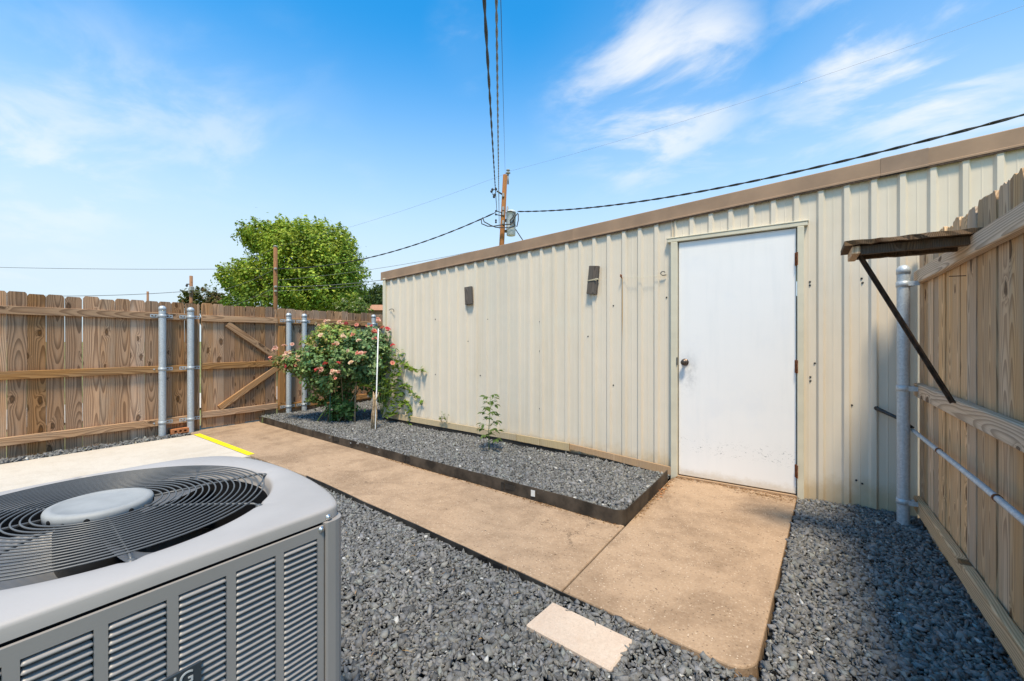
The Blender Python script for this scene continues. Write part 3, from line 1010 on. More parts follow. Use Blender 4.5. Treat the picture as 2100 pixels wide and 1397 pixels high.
# things hung on the wall
def wood_block(px0, py0, px1, py1, lean, label, tie):
    a, c = ray_y(px0, py0, WALL_Y - .035), ray_y(px1, py1, WALL_Y - .035)
    ce = (a + c) / 2; h = abs(a.z - c.z); w = abs(a.x - c.x) - abs(h * math.sin(lean)) * .6
    o_ = empty('wood_block', ce, label, 'wood block')
    b = MB(); b.cbox((0, 0, 0), (max(.05, w), .035, h), .003)
    bl = b.build('block', M['grey_block'], o_, (0, 0, 0)); bl.location = (0, 0, 0); bl.rotation_euler = (0, lean, 0)
    if tie:
        b = MB(); b.smooth = True
        for dz in (-.004, .003):
            ww = max(.05, w) / 2 + .003
            b.tube([ce + Vector((x_, y_, dz + x_ * .1)) for x_, y_ in ((-ww, .02), (-ww, -.0205), (0, -.0225), (ww, -.0205), (ww, .02))], .0025, 5)
        b.tube([ce + Vector((.02, -.024, 0)), ce + Vector((.045, -.03, .012)), ce + Vector((.05, -.03, -.012)), ce + Vector((.025, -.026, -.004))], .0022, 5)
        b.build('string', M['string'], o_)
wood_block(1205, 547, 1228, 603, .10, 'larger grey wood block tied with string, hung on the shed wall left of the door', True)
wood_block(954, 589, 969, 624, -.06, 'small grey wood block hung on the middle of the shed wall without string', False)


def hook(px, py, r, label, y=WALL_Y - .03, flip=1):
    p = ray_y(px, py, y)
    b = MB(); b.smooth = True
    pts = [p + Vector((flip * r * math.cos(a), -.01 * math.sin(a), r * .75 * math.sin(a))) for a in np.linspace(.5, 5.0, 12)]
    pts.append(pts[-1] + Vector((flip * r * .9, .0, .002)))
    b.tube(pts, .0042, 6)
    return tag(b.build('wall_hook', M['dark_metal'], None, p), label, 'hook')
hook(1360, 561, .022, 'small curled metal hook holding the end of a string beside the door frame')
p = ray_y(804, 637, WALL_Y - .03)
b = MB(); b.smooth = True
b.tube([p + Vector((.040 * math.cos(a) * 1.3, -.01, .022 * math.sin(a))) for a in np.linspace(2.9, .3, 8)] + [p + Vector((.05, -.01, -.02))], .0042, 6)
tag(b.build('wall_hook', M['dark_metal'], None), 'thin bent wire hook high on the far left end of the shed wall', 'hook')
p = ray_y(1275, 567, WALL_Y - .02)
b = MB(); b.smooth = True; b.tube([p + Vector((0, .02, -.012)), p + Vector((0, -.03, -.008)), p + Vector((0, -.034, .016))], .0050, 6); b.cbox(p + Vector((0, .004, 0)), (.014, .012, .035), .002)
tag(b.build('rusty_nail', M['rust'], None), 'rusty bent nail with a rust run beneath it on the shed wall', 'nail')
q0, q1 = ray_y(1278, 568, WALL_Y - .045), ray_y(1357, 564, WALL_Y - .045)
b = MB(); b.smooth = True
b.tube([q0.lerp(q1, s) - Vector((0, 0, .012 * 4 * s * (1 - s))) for s in np.linspace(0, 1, 9)], .0018, 5)
tag(b.build('string_line', M['string'], None), 'thin cream string stretched from the rusty nail to the hook by the door', 'string')

# ------------------------------------------------------------------ fences
def plank(name, L, w, th, mat, parent, origin, zdir, xdir, segs=6, ch=.003, warp=.002, seed=0):
    """sawn timber: chamfered section, slightly bowed; local z runs along the grain"""
    r = random.Random(seed)
    z = Vector(zdir).normalized(); x = Vector(xdir); x = (x - z * x.dot(z)).normalized(); y = z.cross(x)
    hx, hy = w / 2, th / 2
    sec = [(-hx + ch, -hy), (hx - ch, -hy), (hx, -hy + ch), (hx, hy - ch), (hx - ch, hy), (-hx + ch, hy), (-hx, hy - ch), (-hx, -hy + ch)]
    vs, fs = [], []
    p1, p2 = r.uniform(0, 6), r.uniform(0, 6)
    for i in range(segs + 1):
        s = i / segs
        ox = warp * math.sin(s * 4 + p1); oy = warp * math.sin(s * 5 + p2)
        for a, c in sec:
            vs.append((a + ox + r.uniform(-.0007, .0007), c + oy, s * L))
    n = 8
    for i in range(segs):
        for k in range(n):
            fs.append((i * n + k, i * n + (k + 1) % n, (i + 1) * n + (k + 1) % n, (i + 1) * n + k))
    fs.append(tuple(reversed(range(n)))); fs.append(tuple(range(segs * n, segs * n + n)))
    me = bpy.data.meshes.new(name); me.from_pydata(vs, [], fs); me.materials.append(mat); me.update()
    o = bpy.data.objects.new(name, me); link(o, parent)
    Mx = Matrix((x, y, z)).transposed().to_4x4()
    Mx.translation = Vector(origin) - (abs_loc(parent) if parent else Vector((0, 0, 0)))
    o.matrix_local = Mx
    return o


def picket(parent, mat, origin, xdir, h, w, th=.016, dog=.028, lean=0.0, rough=0.0, seed=0):
    """dog-eared fence picket standing on its foot; xdir is its width direction"""
    r = random.Random(seed)
    hw = w / 2
    d = dog * r.uniform(.8, 1.2)
    if rough == 0:
        top = [(hw, h - d), (hw - d * .55, h - .003), (hw - d * .75, h), (-hw + d * .75, h), (-hw + d * .55, h - .003), (-hw, h - d)]
    else:
        top = [(hw, h - d * r.uniform(1., 2.2)), (hw - d * .5, h - d * .5 * r.uniform(.5, 1.2))]
        for k in range(5):
            s = 1 - 2 * (k + .5) / 5
            top.append((s * (hw - d * .6), h - r.uniform(0, .014) * rough))
        top += [(-hw + d * .5, h - d * .5 * r.uniform(.5, 1.2)), (-hw, h - d * r.uniform(1., 2.2))]
    mid = [.25, .5, .75]
    right = [(hw + r.uniform(-.0015, .0015), h * s * .97) for s in mid]
    left = [(-hw + r.uniform(-.0015, .0015), h * s * .97) for s in reversed(mid)]
    out = [(-hw, 0), (hw, 0)] + right + top + left
    cup = r.uniform(-.002, .002)
    n = len(out)
    vs = [(p[0] + lean * p[1], -th / 2 + cup * abs(p[0] / hw), p[1]) for p in out] + [(p[0] + lean * p[1], th / 2, p[1]) for p in out]
    fs = [tuple(range(n)), tuple(reversed(range(n, 2 * n)))] + [(i, i + n, (i + 1) % n + n, (i + 1) % n) for i in range(n)]
    me = bpy.data.meshes.new('board'); me.from_pydata(vs, [], fs); me.materials.append(mat); me.update()
    o = bpy.data.objects.new('board', me); link(o, parent)
    x = Vector(xdir); z = Vector((0, 0, 1)); y = z.cross(x)
    Mx = Matrix((x, y, z)).transposed().to_4x4(); Mx.translation = Vector(origin) - abs_loc(parent)
    o.matrix_local = Mx
    return o


def steel_post(parent, x, y, top, r=.039, bands=(), side=Vector((0, 1, 0)), out=Vector((1, 0, 0)), plates=True):
    b = MB(); b.smooth = True
    b.tube([(x, y, -.1), (x, y, .4), (x, y, .9), (x, y, top - .03)], r, 20, False)
    po = b.build('post', M['galv'], parent, (x, y, 0))
    b = MB(); b.smooth = True
    b.lathe([(r + .003, -.03), (r + .003, .0), (r * .97, .008), (r * .8, .020), (r * .45, .028), (.002, .031)], (x, y, top - .031), 20)
    b.build('post_cap', M['galv'], po)
    for z in bands:
        b = MB(); b.smooth = True
        b.lathe([(r + .001, -.019), (r + .0045, -.018), (r + .0045, .018), (r + .001, .019)], (x, y, z), 20, None, False)
        b.smooth = False
        if plates:
            for s in (-1, 1):                                     # slotted ears screwed to the rail
                c = Vector((x, y, z)) + side * s * (r + .040) - out * (r - .010)
                sz = [abs(side[i]) * .076 + abs(out[i]) * .004 + (0.042 if i == 2 else 0) for i in range(3)]
                for dz in (-.0155, .0155):
                    b.box(c + Vector((0, 0, dz)), [sz[0], sz[1], .011])
                for ds in (-.033, .033):
                    s2 = [abs(side[i]) * .011 + abs(out[i]) * .004 + (0.021 if i == 2 else 0) for i in range(3)]
                    b.box(c + side * ds, s2)
                b.box(c + out * .005, [abs(side[i]) * .016 + abs(out[i]) * .008 + (0.014 if i == 2 else 0) for i in range(3)])
        else:
            b.cbox(Vector((x, y, z)) - side * (r + .012), (.020, .034, .034), .003)
            b.box(Vector((x, y, z)) - side * (r + .012) + out * .03, (.06, .006, .03))
        b.build('rail_bracket', M['galv'], po)
    return po


FX = -6.895                      # middle of the boards of the far fence
RZ = (0.178, 0.868, 1.552)       # rail centre heights
def board_run(parent, y0, y1, mat, zb, top, seed0, x=FX, gapmax=.006, xdir=Vector((0, 1, 0)), rough=0.0, w0=.1395, zfun=None, thick=.016):
    y, i = y0, 0
    r = random.Random(seed0)
    while y < y1 - .02:
        w = min(w0 * r.uniform(.97, 1.015), y1 - y)
        g = r.uniform(.0005, gapmax)
        picket(parent, mat, (x + r.uniform(-.002, .002) + (.0045 if rough and i % 2 else 0), y + w / 2, zb + r.uniform(-.01, .01)), xdir, top + r.uniform(-.007, .007) - zb, w - .001, thick, .026, r.uniform(-.0018, .0018), rough, seed0 * 100 + i)
        y += w + g; i += 1


F1 = empty('wooden_fence', (FX, 0.8, 0), 'long brown wooden fence left of the gate behind the pale concrete pad', 'fence')
board_run(F1, -0.60, 2.395, M['board'], -.02, 1.742, 3, gapmax=.0045)
for i, z in enumerate(RZ):
    plank('rail', 2.92, .088, .038, M['rail'], F1, (FX + .028, -0.60, z), (0, 1, 0.0), (0, 0, 1), 8, .004, .004, 20 + i)
for px in (333, 391):
    y = ray_x(px, 800, -6.818).y
    steel_post(F1, -6.818, y, 1.685, .039, RZ)
y = -0.2
steel_post(F1, -6.818, y, 1.685, .039, RZ)

G = empty('wooden_gate', (FX, 2.42, 0), 'brown wooden gate with two diagonal braces between the steel posts', 'gate')
board_run(G, 2.413, 3.436, M['board'], .012, 1.748, 5, gapmax=.006)
for i, z in enumerate((.205, .878, 1.548)):
    plank('rail', 1.02, .088, .036, M['rail'], G, (FX + .027, 2.414, z), (0, 1, 0.0), (0, 0, 1), 5, .004, .002, 40 + i)
for (pa, pb) in (((466, 664), (570, 752)), ((450, 852), (570, 756))):
    A, B_ = ray_x(pa[0], pa[1], FX + .027), ray_x(pb[0], pb[1], FX + .027)
    A.z += -.05 if pa[1] < 700 else .05; B_.y = 3.43
    B_.z = .878 + (.075 if pa[1] < 700 else -.075)
    A.z = 1.548 - .07 if pa[1] < 700 else .205 + .07
    plank('brace', (B_ - A).length, .085, .034, M['rail'], G, A, B_ - A, (0, 0, 1), 5, .004, .002, 50 + pa[0])

F2 = empty('wooden_fence', (FX, 4.8, 0), 'darker wooden fence behind the rose bush, right of the gate', 'fence')
board_run(F2, 3.452, 6.6, M['board'], -.02, 1.752, 8, gapmax=.004)
for i, z in enumerate(RZ):
    plank('rail', 3.15, .088, .038, M['rail'], F2, (FX + .028, 3.452, z), (0, 1, 0.0), (0, 0, 1), 8, .004, .003, 60 + i)
plank('stile', 1.24, .10, .036, M['rail'], F2, (FX + .0285, 3.505, .228), (0, 0, 1), (0, 1, 0), 5, .004, .002, 71)
for px in (592, 624, 766):
    y = ray_x(px, 700, -6.818).y
    steel_post(F2, -6.818, y, 1.680 if px < 700 else 1.735, .039, RZ)

# right-hand fence, close to the camera
RX = 0.668
F3 = empty('wooden_fence', (RX, 2.5, 0), 'tall grey brown wooden fence at right running from the shed towards the viewer', 'fence')
board_run(F3, 1.0, 4.035, M['board_right'], -.09, 1.875, 12, x=RX, gapmax=.004, xdir=Vector((0, -1, 0)), rough=1.0, w0=.132, thick=.018)
for i, (z, h) in enumerate(((.132, .090), (.900, .090), (1.665, .088))):
    plank('rail', 2.96, h, .040, M['rail_right'], F3, (.637, 1.0, z), (0, 1, 0), (0, 0, 1), 8, .005, .003, 80 + i)
steel_post(F3, .552, 3.851, 1.745, .0345, (1.615, .915, .155), side=Vector((-1, 0, 0)), out=Vector((0, -1, 0)), plates=False)
p = ray_x(1975, 566, .655)
b = MB(); b.smooth = True; b.tube([p + Vector((.01, 0, 0)), p + Vector((-.05, .0, .002))], .002, 6); b.build('nail', M['dark_rust_lip_shade'], F3)

# conduit along the right fence and its wall stub
b = MB(); b.smooth = True
b.tube([(.602, y, .638 + .003 * math.sin(y * 3)) for y in np.linspace(1.0, 3.96, 12)], .0125, 10)
cd = b.build('conduit', M['galv'], None)
tag(cd, 'thin grey steel conduit running level along the right fence', 'pipe')
for y in (2.36, 3.2):
    b = MB(); b.smooth = True; b.lathe([(.0135, -.008), (.0155, -.007), (.0155, .007), (.0135, .008)], (.602, y, .640), 12, Matrix.Rotation(math.radians(90), 3, 'X'), False); b.build('strap', M['rust'], cd)
p0 = ray_y(1797, 837, WALL_Y - .015)
b = MB(); b.smooth = True
b.tube([p0 + Vector((0, .02, 0)), p0, p0 + Vector((.02, -.03, -.010)), p0 + Vector((.10, -.11, -.045)), p0 + Vector((.172, -.16, -.10))], [.016, .016, .013, .0115, .0115], 10)
tag(b.build('pipe_stub', M['dark_metal'], None), 'short dark pipe stub coming out of the shed wall behind the steel post', 'pipe')

# old plank shelf on top of the right fence
SH = empty('plank_shelf', (.4, 2.85, 1.70), 'rotten dark plank shelf with an iron brace on the top of the right fence', 'shelf')
r_ = random.Random(4)
def rough_plank(name, a, c, mat, parent, nx=14, jag=.006):
    """plank between corner a and corner c with a splintered lower and front edge"""
    mb = MB()
    a, c = Vector(a), Vector(c)
    vs, fs = [], []
    for i in range(nx + 1):
        x = a.x + (c.x - a.x) * i / nx
        j = lambda: r_.uniform(-jag, jag)
        vs += [(x, a.y + j(), a.z + j() * .6), (x, c.y + j(), a.z + j() * .6), (x, c.y + j(), c.z + j() * .4), (x, a.y + j(), c.z + j() * .4)]
    for i in range(nx):
        for k in range(4):
            fs.append((i * 4 + k, i * 4 + 4 + k, i * 4 + 4 + (k + 1) % 4, i * 4 + (k + 1) % 4))
    fs += [(0, 1, 2, 3), tuple(reversed(range(nx * 4, nx * 4 + 4)))]
    mb.add(vs, fs)
    return mb.build(name, mat, parent)
rough_plank('shelf_board', (.168, 2.70, 1.712), (.650, 2.985, 1.733), M['old_wood'], SH)
rough_plank('shelf_beam', (.235, 2.735, 1.668), (.618, 2.775, 1.708), M['old_wood'], SH, 12, .004)
rough_plank('shelf_beam', (.235, 2.93, 1.672), (.618, 2.965, 1.708), M['old_wood'], SH, 12, .004)
b = MB(); b.cbox((.215, 2.845, 1.688), (.034, .25, .040), .003); b.build('shelf_cleat', M['rail_right'], SH)
A, B_ = Vector((.240, 2.80, 1.672)), ray_x(1957, 826, .612)
b = MB(); d = (B_ - A).normalized(); s_ = Vector((0, 0, 1)).cross(d).normalized(); u_ = d.cross(s_)
L_ = (B_ - A).length
MM = Matrix((s_, u_, d)).transposed()
b.box((A + B_) / 2, (.017, .006, L_), MM); b.box((A + B_) / 2 + s_ * .006 - u_ * .008, (.005, .014, L_ - .004), MM)
b.build('iron_brace', M['dark_rust_lip_shade'], SH)

# ------------------------------------------------------------------ air conditioner
HUB = Vector((-1.200, .243)); R0 = .306
AC = empty('air_conditioner', (-1.17, .2, .02), 'grey outdoor air conditioner with round fan grille and louvred side', 'air conditioner')
ZT = .886
out = [(-.815, -.175), (-.815, .525)] + [(-.835 - .0 + 0, .548)] + [(-.90, .572), (-1.0, .594), (-1.1, .607), (-1.2, .613), (-1.3, .610), (-1.39, .598), (-1.47, .565), (-1.52, .50), (-1.535, .40)] + [(-1.535, -.16), (-1.50, -.19), (-.835, -.19)]
for _ in range(2):
    nw = []
    for i in range(len(out)):
        a, c = Vector(out[i]), Vector(out[(i + 1) % len(out)])
        if (a - c).length > .2:
            nw += [tuple(a.lerp(c, .03)), tuple(a.lerp(c, .97))]
        else:
            nw += [tuple(a.lerp(c, .25)), tuple(a.lerp(c, .75))]
    out = nw
ol = []
for i in range(len(out)):
    a, c = Vector(out[i]), Vector(out[(i + 1) % len(out)])
    n = max(1, int((a - c).length / .007))
    ol += [a.lerp(c, k / n) for k in range(n)]
N = len(ol)
ctr = Vector((-1.17, .2))
def circ(p, R):
    d = (p - HUB); return HUB + d.normalized() * R
def inn(p, d):
    v = ctr - p; return p + Vector((math.copysign(min(d, abs(v.x)), v.x) if abs(v.x) > .3 else v.x * d * 2, math.copysign(min(d, abs(v.y)), v.y) if abs(v.y) > .3 else v.y * d * 2))
notch = [math.radians(40 + 45 * k) for k in range(8)]
def ring_r(p):
    a = math.atan2(p.y - HUB.y, p.x - HUB.x)
    e_ = max(0, 1 - min(abs((a - q + math.pi) % (2 * math.pi) - math.pi) for q in notch) / .06)
    return R0 + .009 * (3 * e_ ** 2 - 2 * e_ ** 3)
rings = []
rings.append([(p.x, p.y, ZT - .0235) for p in ol])
rings.append([(p.x, p.y, ZT - .007) for p in ol])
for d, z in ((.0009, ZT - .0035), (.003, ZT - .0008), (.009, ZT + .0008)):
    rings.append([(*inn(p, d), z) for p in ol])
for s, z in ((.35, .003), (.75, .002)):
    rings.append([(*inn(p, .009).lerp(circ(p, ring_r(p) + .010), s), ZT + z) for p in ol])
for d, z in ((.010, 0.0), (.004, -.002), (.0, -.008), (-.002, -.02)):
    rings.append([(*circ(p, ring_r(p) + d), ZT + z) for p in ol])
rings.append([(*circ(p, R0 - .006), ZT - .035) for p in ol])
b = MB(); b.smooth = True
fs = []
for k in range(len(rings) - 1):
    for i in range(N):
        fs.append((k * N + i, k * N + (i + 1) % N, (k + 1) * N + (i + 1) % N, (k + 1) * N + i))
b.add([p for rg in rings for p in rg], fs)
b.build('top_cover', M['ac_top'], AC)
b = MB(); b.smooth = True
b.lathe([(R0 - .004, -.03), (R0 - .010, -.09), (R0 - .008, -.17)], (HUB.x, HUB.y, ZT), 64, None, False)
b.build('fan_shroud', M['shadow_gap'], AC)
# grille
wr = .0016
def torus(R, z, r, n=72, m=6):
    mb = MB(); mb.smooth = True
    vs, fs = [], []
    for i in range(n):
        a = 2 * math.pi * i / n
        for j in range(m):
            c = 2 * math.pi * j / m
            vs.append((HUB.x + (R + r * math.cos(c)) * math.cos(a), HUB.y + (R + r * math.cos(c)) * math.sin(a), z + r * math.sin(c)))
    for i in range(n):
        for j in range(m):
            fs.append((i * m + j, ((i + 1) % n) * m + j, ((i + 1) % n) * m + (j + 1) % m, i * m + (j + 1) % m))
    mb.add(vs, fs)
    return mb
def gz(R): return ZT + .004 + .004 * (1 - (R / R0) ** 2)
for k in range(17):
    R = .098 + k * .0121
    torus(R, gz(R), wr).build('grille_ring', M['grille'], AC)
for a in notch:
    b = MB(); b.smooth = True
    u = Vector((math.cos(a), math.sin(a), 0))
    for off in (0,):
        s = Vector((-u.y, u.x, 0)) * off
        b.tube([Vector((HUB.x, HUB.y, 0)) + u * R + s + Vector((0, 0, gz(R) - wr * 2)) for R in (.075, .15, .22, .30)] + [Vector((HUB.x, HUB.y, ZT - .004)) + u * (R0 + .006)], .0024, 6)
    e = Vector((HUB.x, HUB.y, ZT - .006)) + u * (R0 + .005)
    b.lathe([(.007, 0), (.007, .003), (.004, .005), (.001, .006)], tuple(e), 8)
    b.build('grille_spoke', M['grille'], AC)
b = MB(); b.smooth = True
b.lathe([(.080, -.006), (.0835, -.004), (.084, .008), (.082, .0125), (.076, .0145), (.070, .0148), (.069, .0138), (.04, .0150), (.002, .0155)], (HUB.x, HUB.y, ZT + .004), 48)
hub = b.build('motor_cap', M['hub'], AC)
for a in (200, 245, 290, 335, 20, 110, 155, 65):
    u = Vector((math.cos(math.radians(a)), math.sin(math.radians(a)), 0))
    b = MB(); b.smooth = True; b.lathe([(.0048, -.0012), (.0048, .0012)], tuple(Vector((HUB.x, HUB.y, ZT + .006)) + u * .0835), 8, u.to_track_quat('Z', 'Y').to_matrix()); b.build('cap_hole', M['shadow_gap'], hub)
# motor and three fan blades under the grille
b = MB(); b.smooth = True; b.lathe([(.065, -.16), (.07, -.15), (.07, -.03), (.06, -.02)], (HUB.x, HUB.y, ZT), 24); b.build('motor', M['dark_metal'], AC)
for k in range(3):
    a0 = math.radians(25 + 120 * k)
    mb = MB(); mb.smooth = True
    vs, fs = [], []
    nu, nv = 8, 6
    for i in range(nu + 1):
        R = .06 + (.285 - .06) * i / nu
        for j in range(nv + 1):
            a = a0 + (j / nv - .5) * (1.25 + .25 * i / nu) + .3 * i / nu
            z = ZT - .075 - .075 * (j / nv - .5) - .01 * math.sin(j / nv * math.pi)
            vs.append((HUB.x + R * math.cos(a), HUB.y + R * math.sin(a), z))
    for i in range(nu):
        for j in range(nv):
            q = i * (nv + 1) + j
            fs.append((q, q + nv + 1, q + nv + 2, q + 1))
    mb.add(vs, fs)
    mb.build('fan_blade', M['blade'], AC)
# body: corner posts, rails, louvred panel, coil box
b = MB(); b.smooth = True
pr = [(p.x, p.y) for p in ol]
body = []
for p in ol:
    q = inn(p, .012); body.append(q)
vs = [(p.x, p.y, z) for z in (.03, ZT - .022) for p in body]
fs = [(i, (i + 1) % N, (i + 1) % N + N, i + N) for i in range(N) if not (body[i].x > -.85 and -.16 < body[i].y < .505)]
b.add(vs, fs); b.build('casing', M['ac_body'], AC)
b = MB()
b.bbox((-.840, -.18, .03), (-.822, .50, ZT - .024)); b.build('dark_backing', M['shadow_gap'], AC)
b = MB(); b.smooth = True
cp = [(-.8065, .5005), (-.8055, .505), (-.8055, .522), (-.808, .532), (-.815, .541), (-.826, .547), (-.84, .548), (-.84, .5005)]
vs = [(x, y, z) for z in (.03, ZT - .0245) for x, y in cp]
n = len(cp)
b.smooth = False
b.add(vs, [(i, i + 1, i + 1 + n, i + n) for i in range(n - 1)] + [(n - 1, 0, n, 2 * n - 1), tuple(reversed(range(n))), tuple(range(n, 2 * n))])
b.build('corner_post', M['ac_body'], AC)
PX = -.8085
cols_ = [(.4165 - .0818 * k, .4835 - .0818 * k) for k in range(8)]
ztop, zbot = .8365, .095
b = MB()
ys = [.4975] + [v for lo, hi in cols_ for v in (hi, lo)] + [-.178]
for i in range(0, len(ys), 2):
    b.bbox((PX - .006, ys[i + 1], .05), (PX, ys[i], .858))
for lo, hi in cols_:
    b.bbox((PX - .006, lo, ztop), (PX, hi, .858)); b.bbox((PX - .006, lo, .05), (PX, hi, zbot))
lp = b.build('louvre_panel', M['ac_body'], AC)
# one louvre: a convex pressed blade with closed rounded ends
LP = .01122
def louvre_mesh(wd):
    nu = 9
    prof = [(-.0075, .0034), (-.0035, .0030), (.0000, .0020), (.0024, .0003), (.0030, -.0014), (.0022, -.0030), (-.0010, -.0040), (-.0045, -.0044)]
    vs, fs = [], []
    ss = [-.5, -.485, -.46, -.42, -.3, 0, .3, .42, .46, .485, .5]
    for s in ss:
        k = min(1, (0.5 - abs(s)) / .07)
        k = math.sqrt(max(0, 1 - (1 - k) ** 2))
        for x, z in prof:
            vs.append((x * (.25 + .75 * k) - .0006 * (1 - k), s * wd, z * (.35 + .65 * k) - .0016 * (1 - k)))
    m_ = len(prof)
    for i in range(len(ss) - 1):
        for j in range(m_ - 1):
            fs.append((i * m_ + j, i * m_ + m_ + j, i * m_ + m_ + j + 1, i * m_ + j + 1))
    me = bpy.data.meshes.new('louvre'); me.from_pydata(vs, [], [tuple(reversed(f)) for f in fs]); me.materials.append(M['ac_body'])
    me.polygons.foreach_set('use_smooth', [True] * len(fs)); me.update()
    return me
lm = louvre_mesh(.067)
rows = int((ztop - zbot) / LP)
rest = MB(); rest.smooth = True
ml_v = [tuple(v.co) for v in lm.vertices]; ml_f = [tuple(p.vertices) for p in lm.polygons]
bz = .664
shown = 0
for c, (lo, hi) in enumerate(cols_):
    for r in range(rows):
        z = ztop - .0068 - r * LP
        ctr3 = Vector((PX - .0008, (lo + hi) / 2, z))
        vis = c < 6 and z > (.50 + .03 * c if c < 5 else .70)
        if vis and shown < 298:
            o = bpy.data.objects.new('louvre', lm); link(o, lp); o.location = ctr3 - abs_loc(lp); shown += 1
        else:
            rest.add([tuple(Vector(v) + ctr3) for v in ml_v], ml_f)
tag(rest.build('louvre_rows', M['ac_body'], lp), kind='stuff')
# screws at the corner
for (px, py), X in (((673.5, 1061), -.8148), ((659, 1086), -.8083)):
    p = ray_x(px, py, X)
    b = MB(); b.smooth = True
    b.lathe([(.0065, 0), (.0065, .0012), (.0040, .0014), (.0038, .0038), (.001, .0042)], tuple(p), 12, Matrix.Rotation(math.radians(90), 3, 'Y'))
    b.build('screw', M['steel'], AC)
# badge with raised lettering
p = ray_x(413, 1354, PX + .004)
bw, bh = .185, .042
badge = MB(); badge.cbox((PX + .003, p.y - bw / 2, p.z - bh / 2), (.004, bw, bh), .001)
bad = badge.build('badge', M['badge'], AC)
fc = bpy.data.curves.new('lettering', 'FONT'); fc.body = 'ARMSTRONG'; fc.size = .0285; fc.extrude = .0006; fc.align_x = 'RIGHT'; fc.align_y = 'CENTER'; fc.space_character = 1.06
fo = bpy.data.objects.new('lettering', fc); COL.objects.link(fo)
bpy.context.view_layer.update()
me = bpy.data.meshes.new_from_object(fo.evaluated_get(bpy.context.evaluated_depsgraph_get()))
bpy.data.objects.remove(fo)
me.materials.clear(); me.materials.append(M['silver'])
lt = bpy.data.objects.new('lettering', me); link(lt, bad)
lt.rotation_euler = (math.radians(90), 0, math.radians(90))
lt.location = Vector((PX + .0056, p.y - .010, p.z - .0160)) - abs_loc(bad)

# ------------------------------------------------------------------ small things on the ground
pc = [ray_z(px, py, .004) for px, py in ((1130, 1231), (1301, 1313), (1252, 1372), (1081, 1283))]
cc = sum(pc, Vector()) / 4
ux = ((pc[1] - pc[0]) + (pc[2] - pc[3])) / 2; uy = ((pc[0] - pc[3]) + (pc[1] - pc[2])) / 2
b = MB(); Mr = Matrix((ux.normalized(), Vector((0, 0, 1)).cross(ux.normalized()), Vector((0, 0, 1)))).transposed()
b.cbox((cc.x, cc.y, -.026), (ux.length, abs(uy.dot(Vector((0, 0, 1)).cross(ux.normalized()))), .060), .006, Mr)
tag(b.build('concrete_block', M['paver'], None), 'flat pale pinkish concrete block lying in the gravel near the path', 'concrete block')

bc = ray_z(369, 889, .005)
b = MB()
L_, H_, T_ = .200, .060, .09
ydir = 0.0
# brick lying on its side, three core holes facing the yard
xs_ = [-.10, -.067, -.038, -.0145, .0145, .038, .067, .10]
for i in range(7):
    if i % 2 == 0:
        b.bbox((-T_ / 2, xs_[i], 0), (T_ / 2, xs_[i + 1], H_))
    else:
        b.bbox((-T_ / 2, xs_[i], 0), (T_ / 2, xs_[i + 1], .016)); b.bbox((-T_ / 2, xs_[i], .042), (T_ / 2, xs_[i + 1], H_)); b.bbox((-T_ / 2, xs_[i], .016), (-T_ / 2 + .02, xs_[i + 1], .042))
b.v = [(p[0] + bc.x - .02, p[1] + bc.y, p[2] + .010) for p in b.v]
tag(b.build('clay_brick', M['brick'], None), 'orange clay brick with three holes lying between the two left steel posts', 'brick')


# litter: dry needles and leaf bits
def litter(name, pts, zf, lo, hi, colset, thin):
    n = len(pts)
    a = RNG.uniform(0, 2 * np.pi, n); L = RNG.uniform(lo, hi, n); w = L * (RNG.uniform(.04, .08, n) if thin else RNG.uniform(.3, .7, n))
    u = np.stack([np.cos(a), np.sin(a), RNG.normal(0, .12, n)], 1); s = np.stack([-np.sin(a), np.cos(a), RNG.normal(0, .2, n)], 1)
    P = np.concatenate([pts, zf(pts)[:, None]], 1)
    h = np.array([0, 0, 1.0]) * .003
    V = np.stack([P - u * L[:, None] / 2, P + s * w[:, None] / 2 + h, P + u * L[:, None] / 2, P - s * w[:, None] / 2 + h], 1).reshape(-1, 3)
    F = (np.array([[0, 1, 2], [0, 2, 3]])[None] + (np.arange(n) * 4)[:, None, None]).reshape(-1, 3)
    c = np.array(colset)[RNG.integers(0, len(colset), n)] * RNG.uniform(.7, 1.2, (n, 1))
    return tag(np_mesh(name, V, F, M['litter'], None, np.repeat(c, 4, 0)), kind='stuff')


tan = [(.42, .24, .10), (.30, .16, .07), (.50, .34, .18), (.22, .12, .06)]
P = []
for k in range(420):                                              # along the bed edging
    x = random.uniform(-3.6, -1.0); P.append((x, bed_edge(x) - abs(random.gauss(0, .018)) - .006))
for k in range(60):
    P.append((random.gauss(-1.62, .06), bed_edge(-1.62) - abs(random.gauss(.02, .02))))
for k in range(260):                                              # in the corner and along the door sill
    P.append((-0.972 + abs(random.gauss(0, .018)), random.uniform(2.9, 4.0)))
for k in range(360):
    P.append((random.uniform(-.95, -.03), 4.010 - abs(random.gauss(0, .03))))
for k in range(160):
    P.append((random.gauss(-.25, .12), 3.95 - abs(random.gauss(0, .05))))
litter('dry_litter', np.array(P), lambda p: np.full(len(p), .004), .008, .035, tan, True)
P = [(random.gauss(-.955, .02), random.uniform(3.3, 3.75)) for k in range(28)]
litter('leaf_litter', np.array(P), lambda p: np.full(len(p), .008), .015, .035, [(.45, .17, .06), (.36, .14, .06), (.5, .25, .1)], False)
P = [(random.uniform(-.95, -.1), random.uniform(2.0, 3.9)) for k in range(34)] + [(random.uniform(-4.5, -1), 2.05 + random.uniform(.1, .6)) for k in range(40)]
litter('dry_litter', np.array(P), lambda p: np.full(len(p), .004), .008, .030, [(.08, .06, .05), (.55, .45, .33), (.3, .2, .12)], True)
